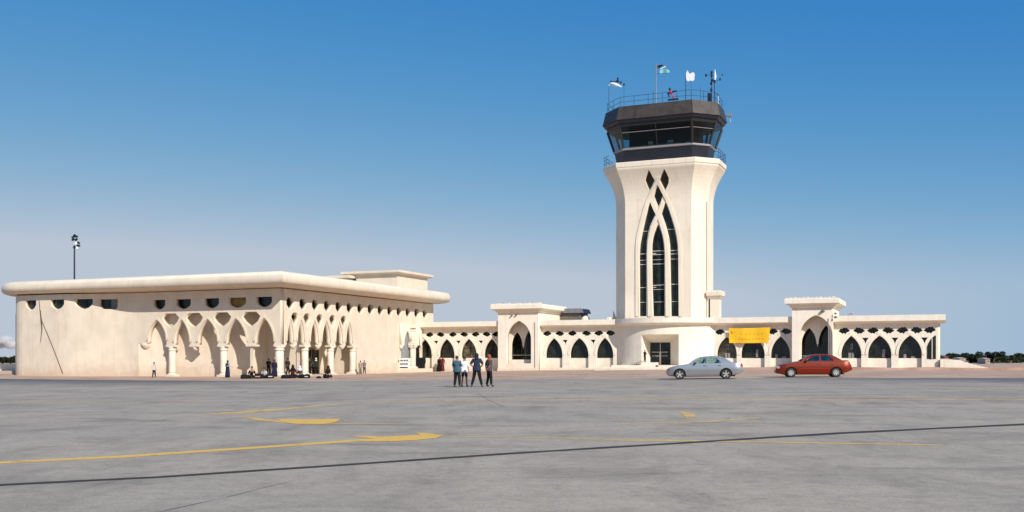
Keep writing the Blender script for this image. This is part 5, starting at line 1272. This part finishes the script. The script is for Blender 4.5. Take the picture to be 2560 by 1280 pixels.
def person(label, px, py_or_d, H=1.72, facing=0, shirt=(.1, .1, .1), trousers=(.01, .01, .012), arms='down', stride=.12, scarf=None, group=None, pos=None, shorts=False, fat=1.0, hair=True, fingers=False, lean=0.0, loose=False):
    """standing figure; x right, -y towards the viewer in its own frame, turned by facing"""
    if pos is None: x, y = (px - 1280) / FPX * py_or_d, py_or_d
    else: x, y = pos
    t = free('person', label, 'person', (x, y, gz(x, y)), R(facing), group)
    k = H / 1.75; S = lambda *p: tuple(a * k for a in p)
    st = stride
    J = {'pel': S(0, 0, .95), 'wst': S(0, .0, 1.10), 'chs': S(lean * .6, -.01, 1.30), 'shc': S(lean, 0, 1.44), 'nk': S(lean, -.01, 1.52), 'hd': S(lean, -.02, 1.60), 'hd2': S(lean, -.02, 1.70),
         'hl': S(-.09, 0, .92), 'kl': S(-.10 - st * .35, -.03, .50), 'al': S(-.10 - st, .02, .09), 'tl': S(-.11 - st, -.13, .035),
         'hr': S(.09, 0, .92), 'kr': S(.10 + st * .35, -.03, .50), 'ar': S(.10 + st, .02, .09), 'tr': S(.12 + st, -.13, .035),
         'sl': S(-.17 + lean, 0, 1.42), 'sr': S(.17 + lean, 0, 1.42)}
    A = {'down': ((-.23, .02, 1.15), (-.24, -.06, .90)), 'fold': ((-.25, -.05, 1.16), (-.05, -.20, 1.18)), 'hip': ((-.33, .05, 1.18), (-.17, -.06, 1.02)), 'out': ((-.30, -.10, 1.18), (-.34, -.32, 1.10)), 'back': ((-.24, .10, 1.15), (-.10, .16, .98))}[arms]
    B = A if arms != 'out' else ((-.23, .02, 1.15), (-.24, -.06, .90))
    J['el'] = S(A[0][0] + lean, A[0][1], A[0][2]); J['wl'] = S(A[1][0] + lean, A[1][1], A[1][2])
    J['er'] = S(-B[0][0] + lean, B[0][1], B[0][2]); J['wr'] = S(-B[1][0] + lean, B[1][1] - .02, B[1][2])
    def ext(a, b, d): a, b = Vector(J[a]), Vector(J[b]); return tuple(b + (b - a).normalized() * d * k)
    J['pl'] = ext('el', 'wl', .08); J['pr'] = ext('er', 'wr', .08)
    rad = {'pel': .125, 'wst': .115, 'chs': .135, 'shc': .10, 'nk': .052, 'hd': .085, 'hd2': .075, 'hl': .085, 'kl': .058, 'al': .038, 'tl': .032, 'hr': .085, 'kr': .058, 'ar': .038, 'tr': .032, 'sl': .062, 'sr': .062, 'el': .042, 'er': .042, 'wl': .028, 'wr': .028, 'pl': .034, 'pr': .034}
    E = [('pel', 'wst'), ('wst', 'chs'), ('chs', 'shc'), ('shc', 'nk'), ('nk', 'hd'), ('hd', 'hd2'), ('pel', 'hl'), ('hl', 'kl'), ('kl', 'al'), ('al', 'tl'), ('pel', 'hr'), ('hr', 'kr'), ('kr', 'ar'), ('ar', 'tr'), ('shc', 'sl'), ('sl', 'el'), ('el', 'wl'), ('wl', 'pl'), ('shc', 'sr'), ('sr', 'er'), ('er', 'wr'), ('wr', 'pr')]
    def limb(nm, keys, grow, m, edges=E, cut={}, sub=1):
        ks = [q for q in J if q in keys]; idx = {q: i for i, q in enumerate(ks)}
        vv_ = [cut.get(q, J[q]) for q in ks]; ee = [(idx[a], idx[b]) for a, b in edges if a in idx and b in idx]
        return skin_body(nm, vv_, ee, [rad[q] * k * fat + grow for q in ks], m, t, sub)
    body = limb('body', J.keys(), 0, M['skin'])
    if fingers:
        fb = MB()
        for sd, wv, pv in ((-1, 'wl', 'pl'), (1, 'wr', 'pr')):
            w_, p_ = Vector(J[wv]), Vector(J[pv]); d_ = (p_ - w_).normalized(); sdv = d_.cross(Vector((0, 0, 1) if abs(d_.z) < .8 else (1, 0, 0))).normalized(); cr = d_.cross(sdv)
            for q, ln in ((-1.5, .065), (-.5, .078), (.5, .074), (1.5, .058)):
                b_ = p_ + sdv * q * .018 + d_ * .005; fb.tube([b_, b_ + d_ * ln * .5, b_ + d_ * ln * .85 + cr * .022], [.009, .0085, .007], 5)
            b_ = w_ + d_ * .03 + sdv * .028; fb.tube([b_, b_ + d_ * .03 + sdv * .03, b_ + d_ * .06 + sdv * .028], [.011, .010, .008], 5)
        me = fb.mesh('f'); bm = bmesh.new(); bm.from_mesh(body.data); bm.from_mesh(me); bm.to_mesh(body.data); bm.free()
        for p in body.data.polygons: p.use_smooth = True
    hx, hy, hz = J['hd']
    MB().tube([(hx, hy - .085 * k, hz + .06 * k), (hx, hy - .112 * k, hz + .03 * k)], [.010, .018], 5).ball((hx - .08 * k, hy, hz + .04 * k), .014, .022, .03, 6, 4).ball((hx + .08 * k, hy, hz + .04 * k), .014, .022, .03, 6, 4).build('nose_and_ears', M['skin'], body)
    MB().ball((hx - .032 * k, hy - .082 * k, hz + .055 * k), .013, .008, .008, 6, 4).ball((hx + .032 * k, hy - .082 * k, hz + .055 * k), .013, .008, .008, 6, 4).box(hx - .025 * k, hx + .025 * k, hy - .092 * k, hy - .080 * k, hz - .005, hz + .003).build('eyes_and_mouth', M['hair'], body)
    if loose:     # robe to the ankles
        g = MB(); prf = [(.26, .05), (.24, .35), (.20, .75), (.17, 1.05), (.19, 1.28), (.16, 1.42), (.07, 1.50)]
        g.rings([[((r * 1.15 * math.cos(q * math.pi / 7) + lean * z / 1.5 + .015 * math.sin(q * 2.5 + z * 3)) * k * fat, (r * .85 * math.sin(q * math.pi / 7)) * k * fat, z * k) for q in range(14)] for r, z in prf])
        g.build('robe', cm(trousers), t, True)
        limb('sleeves', ('shc', 'sl', 'el', 'wl', 'sr', 'er', 'wr', 'chs'), .022, cm(shirt))
    else:
        cutl = {}
        if shorts:
            lk = lambda a, b, s: tuple(Vector(J[a]).lerp(Vector(J[b]), s))
            limb('shorts', ('wst', 'pel', 'hl', 'kl', 'hr', 'kr'), .028, cm(trousers), cut={'wst': S(0, 0, 1.03), 'kl': lk('hl', 'kl', .92), 'kr': lk('hr', 'kr', .92)})
        else:
            limb('trousers', ('wst', 'pel', 'hl', 'kl', 'al', 'hr', 'kr', 'ar'), .024, cm(trousers), cut={'wst': S(0, 0, 1.03)})
        limb('shirt', ('pel', 'wst', 'chs', 'shc', 'sl', 'sr', 'el', 'er') if shorts or fingers else ('pel', 'wst', 'chs', 'shc', 'sl', 'sr', 'el', 'er', 'wl', 'wr'), .028, cm(shirt),
             cut={'pel': tuple(Vector(J['pel']) + Vector((0, 0, -.08)))})
        hw_ = (.165 * fat * k, .125 * fat * k)
        MB().rings([[(f_ * hw_[0] * math.cos(q * math.pi / 8), f_ * hw_[1] * math.sin(q * math.pi / 8) + .005, z * k) for q in range(16)] for z, f_ in ((.84, 1.16), (.90, 1.20), (.98, 1.14), (1.10, .98), (1.2, .9))]).build('shirt_hem', cm(shirt), t, True)
        limb('shoes', ('al', 'tl'), .018, M['plastic']); limb('shoes', ('ar', 'tr'), .018, M['plastic'])
    if scarf:
        MB().ball((hx, hy + .03 * k, hz + .05 * k), .102 * k, .112 * k, .128 * k, 12, 8).rings([[(hx + r * math.cos(q * math.pi / 6) * k, hy + .03 * k + r * .8 * math.sin(q * math.pi / 6) * k, hz + z * k) for q in range(12)] for r, z in ((.17, -.17), (.12, -.11), (.085, -.03), (.07, .05))]).build('headscarf', cm(scarf), t, True)
    elif hair:
        MB().ball((hx, hy + .018 * k, hz + .075 * k), .098 * k, .105 * k, .098 * k, 12, 8).build('hair', M['hair'], t, True)
    return t
def seated(label, px, d, facing, cloth_, lap, scarf=None, H=1.7, group=None, lean=.08):
    x, y = (px - 1280) / FPX * d, d
    t = free('person', label, 'person', (x, y, gz(x, y)), R(facing), group); k = H / 1.7
    S = lambda *p: tuple(a * k for a in p)
    vts = [S(0, 0, .14), S(0, -.03, .32), S(0, -.06 - lean, .50), S(0, -.08 - lean, .62), S(0, -.10 - lean, .72), S(0, -.12 - lean, .84),
           S(-.14, -.05, .13), S(-.36, -.30, .14), S(-.05, -.42, .08), S(.14, -.05, .13), S(.36, -.30, .16), S(.06, -.46, .07),
           S(-.18, -.06 - lean, .58), S(-.27, -.18, .36), S(-.18, -.36, .24), S(.18, -.06 - lean, .58), S(.27, -.18, .36), S(.20, -.38, .26), S(0, -.13 - lean, .92)]
    ed = [(0, 1), (1, 2), (2, 3), (3, 4), (4, 5), (5, 18), (0, 6), (6, 7), (7, 8), (0, 9), (9, 10), (10, 11), (3, 12), (12, 13), (13, 14), (3, 15), (15, 16), (16, 17)]
    ra = [.14, .12, .13, .10, .055, .085, .09, .062, .045, .09, .062, .045, .06, .042, .03, .06, .042, .03, .07]
    skin_body('body', vts, ed, [r * k for r in ra], M['skin'], t)
    sub_ = lambda ks, g, nm, m: skin_body(nm, [vts[i] for i in ks], [(ks.index(a), ks.index(b)) for a, b in ed if a in ks and b in ks], [ra[i] * k + g for i in ks], m, t)
    sub_([0, 1, 2, 3, 12, 13, 15, 16], .03, 'shirt', cm(cloth_)); sub_([0, 6, 7, 8, 9, 10, 11], .035, 'trousers', cm(lap))
    h = vts[5]
    if scarf: MB().ball((h[0], h[1] + .02, h[2] + .03), .12, .125, .15, 12, 8).rings([[(h[0] + r * math.cos(q * math.pi / 6), h[1] + .03 + r * math.sin(q * math.pi / 6), h[2] + z) for q in range(12)] for r, z in ((.24, -.28), (.17, -.14), (.11, -.03))]).build('headscarf', cm(scarf), t, True)
    else: MB().ball((h[0], h[1] + .02, h[2] + .06), .098, .105, .10, 12, 8).build('hair', M['hair'], t, True)
    return t
G = 'four people talking on the apron'
BLK = (.010, .010, .012)
person('person in loose light blue shirt and black trousers, leftmost of the group on the apron', 1143, 54.2, 1.70, 160, (.05, .105, .145), BLK, 'fold', .06, group=G, fat=1.25, fingers=True, lean=.02)
person('person in a white shirt and dark knee-length shorts in the talking group on the apron', 1161, 55.2, 1.66, 20, (.80, .80, .84), (.012, .014, .03), 'out', .05, group=G, shorts=True, fat=1.1, fingers=True)
person('person in blue-grey top and hood standing with legs apart among the apron group', 1192, 53.8, 1.82, 175, (.022, .03, .06), BLK, 'hip', .17, group=G, fat=1.15, fingers=True, scarf=(.02, .024, .04))
person('person in red headscarf and patterned grey top, rightmost of the apron group', 1223, 54.0, 1.74, 120, (.085, .06, .065), BLK, 'back', .17, group=G, scarf=(.30, .075, .05), fat=1.08, fingers=True)
def d_at(py, px): 
    p = gp(px, py); return p[1]
def hfor(pxh, d): return pxh / FPX * d
p = w2(u_at(385, -4.2), -4.2)
person('lone person in pale top and dark cloak before the hall\'s blank left wall', 385, p.y, 1.45, 60, (.55, .52, .50), (.02, .02, .03), 'down', .10)
p = w2(u_at(569, -4.2), -4.2)
person('person in a dark blue robe with a pale blue shawl before the hall\'s second column', 569, p.y, 1.62, -30, (.22, .28, .36), (.015, .02, .05), 'fold', .02, scarf=(.05, .05, .06), loose=True)
person('person in a narrow navy robe standing by the hall\'s corner column', 686, d_at(943, 686), 1.68, 10, (.012, .014, .035), (.012, .014, .035), 'down', .02, scarf=(.07, .012, .02), loose=True)
GS = 'people sitting with their bags by the hall corner'
seated('person in black sitting on the kerb, leftmost of the seated people', 628, 88.5, 30, BLK, BLK, group=GS, H=1.9, lean=.12)
seated('person in a white top seated among dark bags left of the corner column', 663, 89.5, -20, (.6, .6, .62), BLK, group=GS, H=1.7)
seated('person in black and dark red seated just right of the corner column', 732, 88.5, 15, (.06, .01, .01), BLK, group=GS, H=2.1, lean=.02, scarf=(.012, .010, .010))
seated('person with a white headscarf seated beside the one in dark red', 754, 88.8, -40, (.10, .12, .12), BLK, group=GS, H=1.9, scarf=(.62, .64, .74))
seated('crouching person in black alone on the kerb right of the seated group', 815, 87.6, 60, (.012, .010, .012), BLK, group=GS, H=1.9, lean=.14, scarf=(.05, .015, .02))
def bag(label, px, d, w, h, dd, col, rz=0, pale=None, group='bags on the kerb by the hall'):
    x, y = (px - 1280) / FPX * d, d; t = free('travel_bag', label, 'bag', (x, y, gz(x, y)), R(rz), group)
    b = MB(); b.rings([[(w / 2 * c * (1 + .04 * math.sin(7 * c + 3 * s_)), dd / 2 * s_, z) for c, s_ in [(math.copysign(abs(math.cos(q)) ** .6, math.cos(q)) * f_, math.copysign(abs(math.sin(q)) ** .6, math.sin(q)) * f_) for q in [i * math.pi / 8 for i in range(16)]]] for z, f_ in ((0, .86), (h * .12, 1), (h * .7, .96), (h * .94, .78), (h, .5))])
    b.build('bag_body', cm(col), t, True)
    MB().tube([(-w * .22, -.02, h * .93), (-w * .14, -.02, h * 1.12), (w * .14, -.02, h * 1.12), (w * .22, -.02, h * .93)], .018, 6).build('handle', M['plastic'], t)
    if pale: MB().box(-w * .3, w * .3, -dd / 2 - .012, -dd / 2 + .02, h * .3, h * .5).build('front_pocket', cm(pale), t)
bag('black duffel bag at the left end of the seated people', 611, 88.0, .70, .36, .4, BLK, 10)
bag('black bag with a pale pocket between the two left seated people', 646, 88.3, .72, .45, .4, BLK, -5, (.5, .3, .25))
bag('large black bag right of the person in the white top', 676, 88.6, .6, .42, .4, BLK, 12, (.5, .5, .52))
bag('long flat black bag left of the person in dark red', 714, 87.8, .85, .32, .45, BLK, 0)
bag('black bag with a white pocket right of the white headscarf', 768, 87.9, .5, .36, .4, BLK, -12, (.6, .62, .66))
bag('small flat black bag left of the crouching person', 797, 87.0, .42, .16, .3, BLK, 20)
# people in the shade of the loggia
GL = 'people standing in the shade of the loggia'
for i, (u, v_, h, s, lab, sc) in enumerate(((-2.2, 6.3, 1.72, (.01, .01, .01), 'person all in black in the shaded loggia, leftmost by the glass door', None), (-1.6, 7.0, 1.75, (.03, .03, .03), 'tall dark-clothed person in the shaded loggia beside the black-clad one', None),
                                        (-1.9, 8.0, 1.66, (.10, .09, .05), 'person in an olive top in the shaded loggia between the second and third columns', None), (-1.2, 7.7, 1.70, (.02, .03, .02), 'person in dark green with a white headscarf in the shaded loggia', (.7, .68, .6)),
                                        (-2.8, 1.9, 1.65, (.02, .015, .015), 'dark-clothed person deep in the loggia left of the corner column', None), (-1.6, 3.4, 1.70, (.03, .02, .02), 'dark-clothed person in the loggia right behind the corner column', None))):
    p = w2(u, v_); o = person(lab, 0, 0, h, 20 * i - 40, s, BLK, ('down', 'fold', 'hip')[i % 3], .08, pos=(p.x, p.y), group=GL, scarf=sc); o.location.z = GH + .085
p = w2(1.0, v_at(901, 1.0)); person('small figure in a beige coat by the hall\'s last column', 0, 0, 1.45, 10, (.38, .30, .22), (.25, .20, .15), 'down', .05, pos=(p.x, p.y))
p = w2(1.0, v_at(911, 1.0)); person('small figure in a grey shawl against the hall\'s blank right wall', 0, 0, 1.5, -20, (.25, .22, .22), (.06, .05, .06), 'fold', .05, pos=(p.x, p.y), scarf=(.3, .28, .28))
# at the left wing
p = w2(u_at(1107, 27), 27); person('slim person in a long red dress by the left arcade wing', 0, 0, 1.75, 15, (.16, .02, .02), (.13, .018, .018), 'down', .02, pos=(p.x, p.y), scarf=(.16, .02, .02), loose=True, fat=.72)
p = w2(u_at(1098, 27), 27.2); person('person in a wide black cloak beside the red dress at the arcade', 0, 0, 1.75, -15, BLK, BLK, 'hip', .05, pos=(p.x, p.y), scarf=BLK, loose=True, fat=1.5)
p = w2(u_at(1612, 25.0), 25.0); o = person('person in a black jacket on the cheek wall left of the tower door', 0, 0, 1.35, 40, BLK, (.05, .06, .05), 'fold', .05, pos=(p.x, p.y)); o.location.z = zs0 + .265
# black luggage cart and white crates near the porch
p = w2(u_at(1051, 25.9), 25.9); t = free('luggage_trolley', 'black loaded luggage trolley standing at the foot of the left arcade wing', 'trolley', (p.x, p.y, gz(p.x, p.y)), R(ANG))
MB().rings([[(x * f_, y * f_, z) for x, y in ((-.55, -.35), (.55, -.35), (.55, .35), (-.55, .35))] for z, f_ in ((.18, .82), (.9, .86), (1.15, 1.0), (1.62, .97), (1.72, .7))]).build('load', cm(BLK), t)
MB().box(-.5, .5, -.3, .3, .12, .175).build('platform', M['steel'], t)
for s in (-.4, .4):
    for q in (-.25, .25): MB().tube([(s, q - .04, .08), (s, q + .04, .08)], .08, 10).build('wheel', M['tyre'], t)
MB().lathe(-.15, -.33, [(.01, .22), (.12, .24), (.12, .40), (.01, .42)], 10).build('white_pot', M['white'], t)
for i, (px, zz, lab) in enumerate(((1012, .25, 'lowest white crate of the stack at the porch'), (1013, .66, 'middle white crate of the stack at the porch'), (1014, 1.08, 'topmost white crate of the stack at the porch'))):
    p = w2(.85 + .03 * i, v_at(1010, .8)); t = free('slatted_crate', lab, 'crate', (p.x, p.y, zz - .02), R(ANG), 'white crates stacked at the porch')
    MB().box(-.62, .62, -.25, .25, 0, .05).box(-.62, .62, .20, .25, .052, .38).box(-.62, .62, -.25, -.21, .20, .38).box(-.62, -.57, -.208, .198, .052, .38).box(.57, .62, -.208, .198, .052, .38).build('crate_frame', M['white'], t)
    for k in range(3): MB().ball((-.38 + .36 * k, 0, .16 + .02 * k), .15, .14, .10, 8, 5).build('dark_bundle', cm(BLK), t)

# ================================================================== far surroundings
def leafy(seed, w, h, n, size):
    rg = random.Random(seed); mb = MB(); cl = [(rg.uniform(-.36, .36) * w, rg.uniform(-.3, .3) * w, h * rg.uniform(.38, .80), rg.uniform(.20, .34) * min(w, h)) for _ in range(9)]
    for _ in range(n):
        c = rg.choice(cl); a, b = rg.uniform(0, 6.28), math.acos(rg.uniform(-1, 1)); r = c[3] * rg.uniform(.55, 1.08)
        p = Vector((c[0] + r * math.sin(b) * math.cos(a), c[1] + r * math.sin(b) * math.sin(a), c[2] + r * math.cos(b) * .85))
        d1 = Vector((rg.gauss(0, 1), rg.gauss(0, 1), rg.gauss(0, .7))).normalized() * size * rg.uniform(.6, 1.3); d2 = d1.cross(Vector((rg.gauss(0, 1), rg.gauss(0, 1), rg.gauss(0, 1)))).normalized() * size * rg.uniform(.5, 1)
        mb.quad(p - d1, p - d2, p + d1, p + d2)
    return mb
def tree(label, x, y, w, h, seed, group, name='tree', m='leaf', trunk=True):
    z = gz(x, y) - .02; t = free(name, label, 'tree' if trunk else 'bush', (x, y, z), 0, group)
    leafy(seed, w, h * .84, 3600, .11 * max(.5, w / 6)).build('crown', M[m], t)
    if trunk:
        MB().tube([(0, 0, -.2), (.05, 0, h * .3), (.0, .1, h * .6)], [.22, .16, .08], 7).tube([(.03, 0, h * .28), (w * .2, .1, h * .55)], [.1, .04], 5).tube([(.03, 0, h * .3), (-w * .2, -.1, h * .52)], [.1, .04], 5).build('trunk', M['bark'], t)
    return t
GT = 'trees and bushes beyond the open ground on the right'
def X(px, d): return (px - 1280) / FPX * d
hh = lambda py, d: CAMH + (HOR - py) / FPX * d
TREES = [(2356, 250, 4.5, 886, 'leftmost dark bush against the end of the right arcade wing'), (2374, 262, 2.2, 880, 'small pointed cypress-like tree beyond the red-walled hut'), (2386, 255, 5, 887, 'low dark tree left of the rounded one'),
         (2399, 248, 5, 878, 'rounded dark tree left of the thin leaning tree'), (2417, 252, 1.7, 876, 'thin leaning tree standing clear of the crowns around it'), (2428, 240, 6, 886, 'low wide dark tree in front of the tallest clump'),
         (2446, 238, 6, 883, 'mid dark tree on the left flank of the tallest clump'), (2465, 236, 7.5, 876, 'tallest and widest dark tree of the right-hand row'), (2484, 240, 6.5, 881, 'dark tree on the right flank of the tallest clump'),
         (2503, 300, 7, 884, 'small far tree right of the tallest clump'), (2532, 320, 7, 887, 'far low tree behind the pale sheds'), (2552, 300, 8, 885, 'dark tree at the right edge of the view')]
for i, (px, d, w, py, lab) in enumerate(TREES): tree(lab, X(px, d), d, w, hh(py, d) + .3, 20 + i, GT)
for i, (px, d, w, h_, lab) in enumerate(((2363, 150, 2.6, .8, 'dry olive scrub beside the ramp at the end of the right wing'), (2402, 128, 2.6, .55, 'low dry bush on the open ground nearest the ramp'), (2388, 108, 2.2, .45, 'dark low scrub on the slope right of the ramp'))):
    tree(lab, X(px, d), d, w, h_, 60 + i, 'dry scrub by the ramp', 'shrub', 'scrub', False)
# far hedge mass along the horizon, one bank of scrub nobody could count
mb = MB(); rg = random.Random(5)
for k in range(9000):
    x = rg.uniform(X(2330, 330), X(2600, 330)) if k % 3 else rg.uniform(X(-60, 330), X(60, 330)); d = rg.uniform(255, 350); top_ = 1.6 + .5 * math.sin(x * .31) + .4 * math.sin(x * .83)
    p = Vector((x * d / 330, d, rg.uniform(0, top_))); a = Vector((rg.gauss(0, 1), rg.gauss(0, 1), rg.gauss(0, .6))).normalized() * rg.uniform(.3, .7); b = a.cross(Vector((rg.gauss(0, 1), rg.gauss(0, 1), rg.gauss(0, 1)))).normalized() * rg.uniform(.25, .5)
    mb.quad(p - a, p - b, p + a, p + b)
tag(mb.build('far_scrub', M['leaf'], None), kind='stuff')
def house(label, px0, px1, d, py, roof='houseroof', wall='house'):
    x0, x1 = X(px0, d), X(px1, d); h_ = hh(py, d); t = free('far_house', label, 'house', ((x0 + x1) / 2, d, -.02), 0, 'small houses beyond the open ground'); w = (x1 - x0) / 2
    MB().box(-w, w, 0, 4, 0, h_ * .8).build('wall', M[wall], t)
    MB().rings([[(-w - .2, -.2, h_ * .8 + .002), (w + .2, -.2, h_ * .8 + .002), (w + .2, 4.2, h_ * .8 + .002), (-w - .2, 4.2, h_ * .8 + .002)], [(-w * .8, 1.9, h_), (w * .8, 1.9, h_), (w * .8, 2.1, h_), (-w * .8, 2.1, h_)]]).build('roof', M[roof], t)
    MB().box(-w * .5, -w * .2, -.03, .02, 0, h_ * .55).build('door', M['shedwall'], t); MB().box(w * .2, w * .6, -.03, .02, h_ * .3, h_ * .55).build('window', M['glass'], t)
house('reddish hut left of the pointed tree on the right', 2361, 2371, 246, 888, 'houseroof', 'houseroof')
house('pale flat hut under the rounded dark tree', 2362, 2381, 235, 896, 'house')
house('cream shed with a low gable between the rounded tree and the leaning tree', 2399, 2415, 230, 893, 'house')
house('long sand-coloured wall-like hut in front of the leaning tree', 2396, 2421, 222, 901, 'house')
house('pale hut half hidden in front of the tallest dark tree', 2464, 2475, 225, 894, 'house')
house('wide pale shed right of the tallest dark tree', 2506, 2530, 260, 899, 'house')
house('grey long shed farthest right beyond the trees', 2506, 2545, 300, 891, 'shedroof', 'trim')
# left: white low wall and dark hedge
d = 118; lw = free('boundary_wall', 'low white boundary wall at the far left beyond the hall', 'wall', (X(0, d), d, -.4), R(ANG * .3))
MB().box(-14, 3.2, 0, .3, -.3, 1.08).build('wall_body', M['plaster_w'], lw)
MB().box(-14, 3.2, -.06, .36, 1.082, 1.14).build('coping', M['plaster_w'], lw)
MB().box(-14, 3.0, -1.5, -.4, -.3, .36).build('footing', M['house'], lw)
for i, (px, w) in enumerate(((-30, 12), (6, 9), (26, 8))): tree(('dark tree behind the white boundary wall, outermost left', 'dark tree behind the white boundary wall, in the middle', 'dark tree behind the white boundary wall, nearest the hall')[i], X(px, 230), 230, w, hh(890, 230) + .1, 90 + i, 'dark trees behind the boundary wall')
# low clouds
def cloud(label, x, y, z, w, h_, seed):
    rg = random.Random(seed); mb = MB()
    for k in range(16):
        s = rg.uniform(.14, .30); mb.ball((rg.uniform(-.42, .42) * w, rg.uniform(-.3, .3) * w, rg.uniform(-.1, .45) * h_), w * s, w * s, h_ * s * 1.3, 14, 9)
    o = mb.build('cloud', M['cloud'], None, True); o.location = (x, y, z); tag(o, kind='structure'); return o
mc = bpy.data.materials.new('cloud_vapour'); mc.use_nodes = True; n_ = mc.node_tree.nodes; l_ = mc.node_tree.links; n_.clear()
oo = n_.new('ShaderNodeOutputMaterial'); tr_ = n_.new('ShaderNodeBsdfTransparent'); df = n_.new('ShaderNodeBsdfDiffuse'); mx = n_.new('ShaderNodeMixShader'); lw_ = n_.new('ShaderNodeLayerWeight'); lw_.inputs[0].default_value = .35
df.inputs[0].default_value = (.62, .60, .62, 1); rmp = n_.new('ShaderNodeValToRGB'); rmp.color_ramp.elements[0].position = .25; rmp.color_ramp.elements[0].color = (.28, .28, .28, 1); rmp.color_ramp.elements[1].position = .8; rmp.color_ramp.elements[1].color = (0, 0, 0, 1)
l_.new(lw_.outputs['Facing'], rmp.inputs[0]); l_.new(rmp.outputs[0], mx.inputs[0]); l_.new(tr_.outputs[0], mx.inputs[1]); l_.new(df.outputs[0], mx.inputs[2]); l_.new(mx.outputs[0], oo.inputs[0])
M['cloud'] = mc
cloud('', X(4, 3000), 3000, 1.6 + (892 - 862) / FPX * 3000, 85, 44, 4)
cloud('', X(-60, 3000), 3000, 1.6 + (892 - 850) / FPX * 3000, 90, 60, 8)
cloud('', X(2128, 3000), 3000, 1.6 + (892 - 785) / FPX * 3000, 15, 8, 6)
